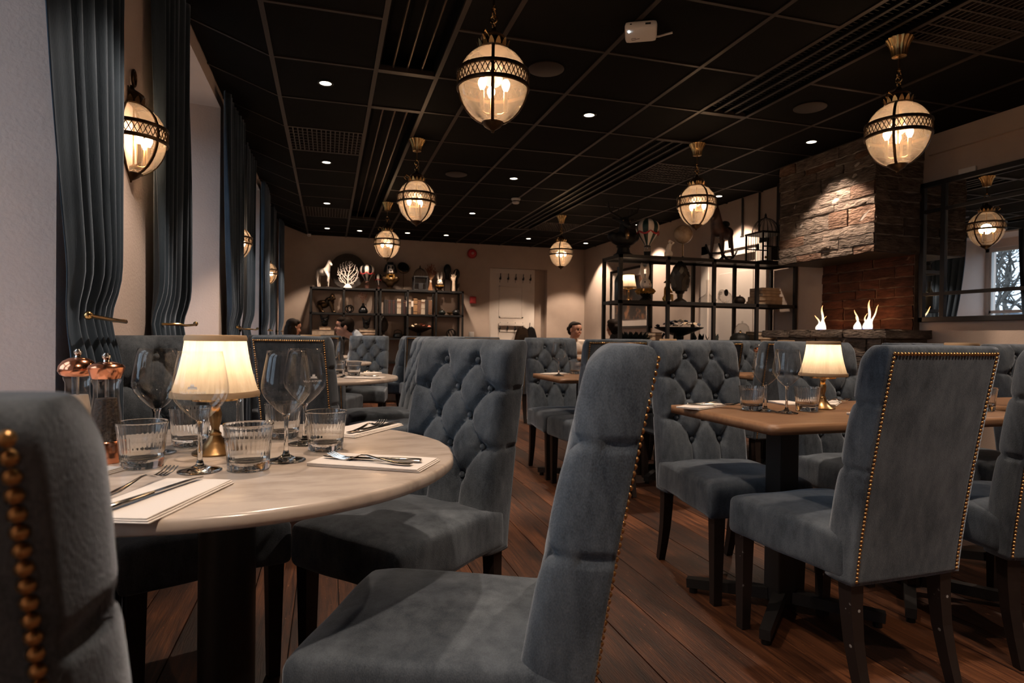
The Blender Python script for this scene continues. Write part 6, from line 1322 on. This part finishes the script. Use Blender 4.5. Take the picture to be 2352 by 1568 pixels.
for k, (dz, th, m_) in enumerate(((0, 0.05, bk_red), (0.05, 0.04, bk_brown), (0.09, 0.03, bk_red))): flatbook(2.655*K, ys, ZSL+dz, th, 0.15, 0.13, m_, '%s small dark book beside the footed flower bowl, open shelf' % ('bottom', 'middle', 'top')[k], 'small dark books on the open shelf')
flowerbowl(2.922*K, ys, ZSL, 1.28, 'black footed bowl of pale flowers with scrolled legs, open shelf', m_blackg, [m_whitep, m_bluep, m_creamp], True)
t = T_('wreath', 'low dark green leafy wreath on the open shelf', 'wreath', 3.22*K, ys, ZSL+0.0)
for i in range(26): a = 2*PI*i/26; o = mobj('leaf', lf, t, (0.075*math.cos(a), 0.06*math.sin(a), 0.02+0.02*(i % 3)), (0.3*(i % 3), 0.2, a)); o.scale = (0.8, 0.8, 0.8)
MB().tube([(0.075*math.cos(a), 0.06*math.sin(a), 0.018) for a in np.linspace(0, 2*PI, 24)[:-1]], 0.016, 6, closed=True).obj('ring', m_leaf, t)
roundpot(3.50*K, ys-0.06, ZSL, 0.088, m_deer, 'big dark ribbed gourd before the glass dome, open shelf')
t = T_('glass_cloche', 'clear glass dome on a wooden base behind the dark gourd, open shelf', 'cloche', 3.66*K-0.05, ys+0.06, ZSL)
MB().lathe([(0.085, 0), (0.088, 0.012), (0.076, 0.02), (0, 0.02)], 32).obj('base', m_wood_d, t); MB().lathe([(0.066, 0.021), (0.067, 0.15), (0.058, 0.19), (0.035, 0.215), (0.0, 0.224)], 36, close=False).obj('dome', m_clearglass, t, angle=180); MB().ball((0, 0, 0.232), 0.010, 10, 8).obj('knob', m_clearglass, t)
for k, (dz, th, L, m_) in enumerate(((0, 0.07, 0.16, bk_brown), (0.07, 0.035, 0.21, bk_tan), (0.105, 0.035, 0.24, bk_dark))): flatbook(3.80*K-0.02, ys, ZSL+dz, th, L, 0.16, m_, '%s old book lying beside the hearth end, open shelf' % ('bottom', 'middle', 'top')[k], 'old books by the hearth')
# ---- framed picture on the right wall
t = thing('framed_picture', 'big framed dark picture with wide white mount behind the open shelf', 'picture', (XR-0.001, 8.17, 1.60))
hw, hh, f = 0.64, 0.44, 0.035
for a, b in (((-0.03, -hw, -hh), (0, -hw+f, hh)), ((-0.03, hw-f, -hh), (0, hw, hh)), ((-0.03, -hw, hh-f), (0, hw, hh)), ((-0.03, -hw, -hh), (0, hw, -hh+f))): MB().b2(a, b).obj('frame', m_blackg, t, smooth=False, bevel=0.003)
MB().b2((-0.012, -hw+f, -hh+f), (-0.004, hw-f, hh-f)).obj('mount', m_white, t, smooth=False)
m_pic = mat('dark print with amber blotches', (0.018, 0.017, 0.018), 0.35, col2=(0.30, 0.13, 0.06), ns=5.5, detail=7, lo=0.53, hi=0.66)
MB().b2((-0.016, -hw+0.15, -hh+0.13), (-0.012, hw-0.15, hh-0.13)).obj('print', m_pic, t, smooth=False)
# ---- small wall and ceiling things
t = thing('fire_bell', 'round red fire alarm bell high on the back wall', 'alarm', (2.215, YB, 2.355)); o = MB().lathe([(0.078, 0), (0.078, 0.012), (0.062, 0.05), (0.03, 0.062), (0, 0.064)], 32).obj('gong', m_red, t); o.rotation_euler = (PI/2, 0, 0); o = MB().lathe([(0.022, 0.06), (0.022, 0.07), (0, 0.071)], 16).obj('centre', mat('pink grey plate', (0.45, 0.25, 0.24), 0.4), t); o.rotation_euler = (PI/2, 0, 0)
t = thing('call_point', 'small square red alarm call point beside the back shelf', 'alarm', (2.235, YB, 1.605)); MB().b2((-0.05, -0.04, -0.055), (0.05, 0, 0.055)).obj('housing', m_red, t, smooth=False, bevel=0.006); MB().b2((-0.036, -0.043, -0.04), (0.036, -0.04, 0.03)).obj('window_plate', mat('pale red plate', (0.55, 0.06, 0.06), 0.4), t, smooth=False)
t = thing('light_switch', 'white light switch low on the back wall beside the shelf', 'switch', (2.222, YB, 1.05)); MB().b2((-0.042, -0.01, -0.042), (0.042, 0, 0.042)).obj('plate', m_wplastic, t, smooth=False, bevel=0.004); MB().b2((-0.028, -0.015, -0.028), (0.028, -0.01, 0.028)).obj('rocker', m_wplastic, t, smooth=False, bevel=0.003)
t = thing('smoke_detector', 'white smoke detector on the black ceiling', 'smoke detector', (1.925, 6.449, ZC)); MB().lathe([(0.05, 0), (0.05, -0.012), (0.044, -0.018)], 28).obj('base', m_wplastic, t); MB().lathe([(0.042, -0.018), (0.036, -0.05), (0.028, -0.055), (0, -0.056)], 28).obj('head', m_wplastic, t); MB().lathe([(0.0415, -0.026), (0.0395, -0.036)], 28, close=False).obj('grille', m_mesh, t)
t = thing('ceiling_sensor', 'tiny white sensor at the left end of the back wall ceiling', 'sensor', (-0.29, 9.75, ZC)); MB().lathe([(0.03, 0), (0.03, -0.02), (0.02, -0.035), (0, -0.036)], 16).obj('body', m_wplastic, t); MB().ball((0, -0.022, -0.022), 0.008, 8, 6).obj('lens', m_blackg, t)
t = thing('projector', 'white wireless ceiling box with a tiny glowing lamp and a cable', 'access point', (1.42, 2.70, ZC-0.022), math.radians(-28))
o = MB().add(*(lambda P, F: (P, F))(*rbox((0.15, 0.15, 0.04), 0.016, (8, 8, 5)))).obj('body', m_wplastic, t, angle=60); weld(o); o.rotation_euler = (0.0, 0, 0)
MB().b2((0.02, -0.0765, -0.004), (0.045, -0.0748, 0.004)).obj('port', m_blackg, t, smooth=False); MB().b2((-0.05, -0.0765, 0.0), (-0.042, -0.0748, 0.005)).obj('port', m_blackg, t, smooth=False)
MB().tube([(0.05, 0.06, 0.0), (0.085, 0.075, 0.006), (0.12, 0.08, 0.016), (0.15, 0.08, 0.021)], 0.005, 8).obj('cable', m_wplastic, t)
MB().ball((-0.055, -0.05, -0.021), 0.0045, 10, 6).obj('indicator_lamp', emis('blue white lamp', (0.75, 0.9, 1.0), 14), t)
mb = MB(); mb.tube([(-0.045, 0.02, -0.0205), (-0.025, 0.02, -0.0205), (-0.025, 0.035, -0.0205), (-0.04, 0.038, -0.0205), (-0.045, 0.03, -0.0205)], 0.0012, 4); mb.tube([(-0.022, 0.03, -0.0205), (-0.006, 0.026, -0.0205)], 0.0012, 4); mb.obj('printed_mark', mat('grey print', (0.10, 0.07, 0.06), 0.6), t)
def coat(x, label, m_, w_):
    t = thing('coat', label, 'coat', (x, YB+0.015, 0.655)); V = []; F = []; n = 28; m = 16
    for j in range(m+1):
        z = 0.53*(1-j/m); q = j/m; ww = 0.03+w_*q**0.45; dd = 0.02+0.055*q**0.6
        for i in range(n): a = 2*PI*i/n; k = 1+0.10*math.sin(5*a+q*2); V.append((ww*math.cos(a)*k, -dd*0.9+dd*math.sin(a)*k*0.85, z))
    for j in range(m):
        for i in range(n): F.append((j*n+i, (j+1)*n+i, (j+1)*n+(i+1) % n, j*n+(i+1) % n))
    F.append(tuple(range(n))); F.append(tuple(m*n+i for i in range(n))[::-1]); MB().add(V, F).obj('cloth', m_, t, angle=80); MB().tube([(-0.012, -0.03, 0.52), (0, -0.035, 0.548), (0.012, -0.03, 0.52)], 0.003, 6).obj('hanging_loop', m_, t)
coat(3.085, 'dark brown coat hanging on the door hooks, left of the two', mat('dark brown wool', (0.008, 0.005, 0.003), 0.9, col2=(0.022, 0.012, 0.006), ns=8, spec=0.1), 0.17); coat(3.235, 'black coat hanging on the last door hook', mat('black wool', (0.006, 0.005, 0.005), 0.9, spec=0.1), 0.10)
# ---- outside: bare trees and ground
struct(MB().b2((-60, -40, -0.9), (XL-D-0.3, 60, -0.8)).obj('ground', mat('wet grass', (0.06, 0.07, 0.05), 0.9, col2=(0.10, 0.10, 0.08), ns=2), smooth=False))
m_bark = mat('grey bark', (0.07, 0.065, 0.06), 0.9)
def tree(x, y, s, seed, label):
    t = thing('bare_tree', label, 'tree', (x, y, -0.8)); g = np.random.default_rng(seed); mb = MB()
    def br(p, d, L, r, k):
        d = d/np.linalg.norm(d); q = p+d*L; mid = p+d*L*0.5+g.normal(0, L*0.06, 3); mb.tube([tuple(p), tuple(mid), tuple(q)], [r, r*0.85, r*0.65], 5, cap=False)
        if k == 0: return
        for _ in range(3 if k > 1 else 4): br(q if g.random() < .6 else mid, d+g.normal(0, 0.55, 3)+np.array([0, 0, 0.12]), L*g.uniform(0.6, 0.85), r*0.6, k-1)
    br(np.array([0, 0, 0.0]), np.array([0.05, 0.05, 1.0]), 2.2*s, 0.17*s, 6); mb.obj('branches', m_bark, t, angle=180)
tree(-6.5, 10.6, 1.0, 1, 'nearest bare branched tree seen through the window in the wall mirror'); tree(-9.0, 12.6, 1.1, 2, 'second bare tree outside the windows, further off')
g = np.random.default_rng(2); V = []; F = []
for k in range(61):
    y = -60+3*k; h = 2.2+g.uniform(0, 0.9)+0.7*math.sin(k*0.7); V += [(-38, y, -0.9), (-38-2*math.sin(k), y, h), (-44, y, h-0.5)]
for k in range(60): a = 3*k; F += [(a, a+3, a+4, a+1), (a+1, a+4, a+5, a+2)]
struct(MB().add(V, F).obj('hill', mat('distant wood', (0.10, 0.12, 0.15), 0.95, col2=(0.05, 0.06, 0.08), ns=0.9, detail=8), angle=180))
t = thing('black_cuboid', 'black upright box between the stone hood and the white doorway', 'cuboid', (4.135, 4.80, 0)); MB().b2((-0.05, -0.20, 1.80), (0.053, 0.20, ZC)).obj('casing', m_black, t, smooth=False, bevel=0.004); MB().b2((-0.056, -0.21, 1.78), (0.054, 0.21, 1.80)).obj('bottom_flange', m_black, t, smooth=False)  # plain black box added beside the hood, up to the ceiling
for y, l in ((5.63, 'thin black pipe dropping to the white doorway, further one'), (5.36, 'thin black pipe dropping to the white doorway, nearer the stone hood')):
    t = thing('wall_pipe', l, 'pipe', (XR-0.016, y, 0)); MB().tube([(0, 0, 2.095), (0, 0, ZC)], 0.011, 10).obj('tube', m_black, t); MB().lathe([(0.02, 2.095), (0.02, 2.11), (0.011, 2.115)], 12).obj('collar', m_black, t)
# ------------------------------------------------------------------ people, seated; local +Y is forward, origin on the floor under the hips
def person(x, y, deg, label, top_m, hair, lean=0.0, turn=0.0, nod=0.0, female=False, sz=1.0):
    t = thing('person', label, 'person', (x, y, 0), math.radians(deg)); t.scale = (sz, sz, sz)
    sh = 0.185 if not female else 0.165; L = lean
    hx, hy, hz = 0.0, 0.05+L*1.45, 1.155-L*0.25
    Rz = Matrix.Rotation(math.radians(turn), 3, 'Z') @ Matrix.Rotation(math.radians(-nod), 3, 'X')
    def hp(v): v = Rz @ Vector(v); return (hx+v.x, hy+v.y, hz+v.z)
    S = lambda v, r: ('s', hp(v), r)
    hd = [S((0, -0.012, 0.03), (0.074, 0.090, 0.085)), S((0, 0.022, -0.035), (0.060, 0.062, 0.075)), S((0, 0.055, -0.085), (0.030, 0.026, 0.022)), S((0, 0.045, 0.045), (0.058, 0.045, 0.05)), ('c', hp((0, 0.086, 0.012)), hp((0, 0.100, -0.020)), 0.009, 0.012), S((-0.032, 0.062, -0.022), 0.026), S((0.032, 0.062, -0.022), 0.026), S((0, 0.080, -0.058), (0.024, 0.014, 0.012))]
    hd += [S((q*0.076, -0.012, -0.006), (0.010, 0.022, 0.034)) for q in (-1, 1)]
    neck = [('c', (0, -0.005+L*0.95, 0.985), hp((0, -0.02, -0.06)), 0.055 if not female else 0.048, 0.050)]
    torso = [('s', (0, 0.0, 0.60), (0.165, 0.12, 0.12)), ('s', (0, L*0.35, 0.74), (0.15, 0.105, 0.13)), ('s', (0, L*0.7, 0.88), (0.165, 0.11, 0.12)), ('c', (-sh+0.02, L*0.85, 0.955), (sh-0.02, L*0.85, 0.955), 0.058, 0.058)]
    arms = []; hands = []
    for q in (-1, 1):
        s_ = (q*sh, L*0.85, 0.94); e_ = (q*(sh+0.06), 0.10+L*0.8, 0.70); h_ = (q*0.13, 0.33+L*0.4, 0.665)
        arms += [('c', s_, e_, 0.052, 0.042), ('c', e_, h_, 0.042, 0.028)]
        px, py, pz = q*0.115, 0.38+L*0.4, 0.655; hands += [('c', h_, (px, py, pz), 0.028, 0.026), ('s', (px, py+0.02, pz), (0.040, 0.05, 0.016))]
        for k in range(4):
            fx = px+(-0.03+0.02*k); ln = (0.055, 0.068, 0.072, 0.06)[k]; hands += [('c', (fx, py+0.055, pz), (fx, py+0.055+ln*0.55, pz+0.006), 0.0095, 0.009), ('c', (fx, py+0.055+ln*0.55, pz+0.006), (fx, py+0.055+ln, pz-0.006), 0.009, 0.008)]
        hands += [('c', (px-q*0.032, py, pz), (px-q*0.062, py+0.04, pz+0.002), 0.012, 0.010)]
    legs = []
    for q in (-1, 1): legs += [('c', (q*0.09, 0.0, 0.575), (q*0.11, 0.43, 0.53), 0.085, 0.060), ('c', (q*0.11, 0.43, 0.53), (q*0.11, 0.40, 0.09), 0.058, 0.040), ('s', (q*0.11, 0.44, 0.05), (0.045, 0.12, 0.05))]
    blob('body', hd+neck+[(p[0], p[1], tuple(v*0.93 for v in p[2])) if p[0] == 's' else (p[0], p[1], p[2], p[3]*0.88, p[4]*0.88) for p in torso+arms+legs]+hands, 0.0075, m_skin, t, smooth=2)
    blob('top', torso+[(p[0], p[1], p[2], p[3]*1.12, p[4]*1.2) for p in arms]+[('c', (0, -0.01+L*0.93, 0.97), (0, 0.0+L*1.05, 1.025), 0.075, 0.062)], 0.010, top_m, t)
    blob('trousers', [(p[0], p[1], p[2], p[3]*1.08, p[4]*1.12) if p[0] == 'c' else p for p in legs]+[('s', (0, 0.0, 0.57), (0.172, 0.13, 0.085))], 0.011, m_darktop, t)
    for q in (-1, 1): MB().ball(hp((q*0.030, 0.083, 0.014)), (0.013, 0.009, 0.008), 10, 6).obj('eye', m_eye, t); MB().tube([hp((q*0.014, 0.094, 0.031)), hp((q*0.032, 0.091, 0.036)), hp((q*0.048, 0.078, 0.030))], [0.003, 0.004, 0.002], 6).obj('eyebrow', m_hair, t)
    MB().tube([hp((-0.022, 0.088, -0.052)), hp((0, 0.096, -0.051)), hp((0.022, 0.088, -0.052))], [0.002, 0.0055, 0.002], 6).obj('lips', m_lip, t)
    if hair == 'short': H = [S((0, -0.035, 0.040), (0.084, 0.085, 0.088)), S((0, 0.02, 0.085), (0.070, 0.065, 0.042)), S((0, -0.075, -0.02), (0.066, 0.040, 0.055)), S((-0.070, 0.015, 0.03), (0.014, 0.03, 0.035)), S((0.070, 0.015, 0.03), (0.014, 0.03, 0.035))]
    elif hair == 'bun': H = [S((0, -0.035, 0.035), (0.083, 0.085, 0.086)), S((0, 0.015, 0.078), (0.070, 0.055, 0.040)), S((0, -0.07, -0.03), (0.064, 0.044, 0.06)), S((0, -0.125, 0.0), (0.042, 0.036, 0.042))]
    else: H = [S((0, -0.03, 0.038), (0.086, 0.088, 0.088)), S((0, 0.015, 0.080), (0.072, 0.058, 0.042)), S((-0.066, -0.02, -0.06), (0.030, 0.055, 0.10)), S((0.066, -0.02, -0.06), (0.030, 0.055, 0.10)), S((0, -0.075, -0.09), (0.075, 0.035, 0.12))]
    blob('hair', H, 0.0075, m_hair, t)
    return t
person(0.50, 7.56, 90, 'dark haired man in a pale blue shirt seated in profile at the far tables', m_shirt, 'short', lean=0.19)
person(3.315, 8.21, 180, 'woman in a cream knit with tied back hair, seated facing the viewer', m_cream_t, 'bun', lean=0.03, turn=22, nod=8, female=True, sz=0.98)
person(3.560, 7.36, 0, 'person with dark hair in a bun seen from behind through the open shelf', m_darktop, 'bun', female=True, lean=0.02, sz=1.0)
person(-0.555, 8.76, -65, 'dark haired girl half hidden by the far curtain, looking down', m_darktop, 'long', female=True, lean=0.05, nod=14, sz=0.97)
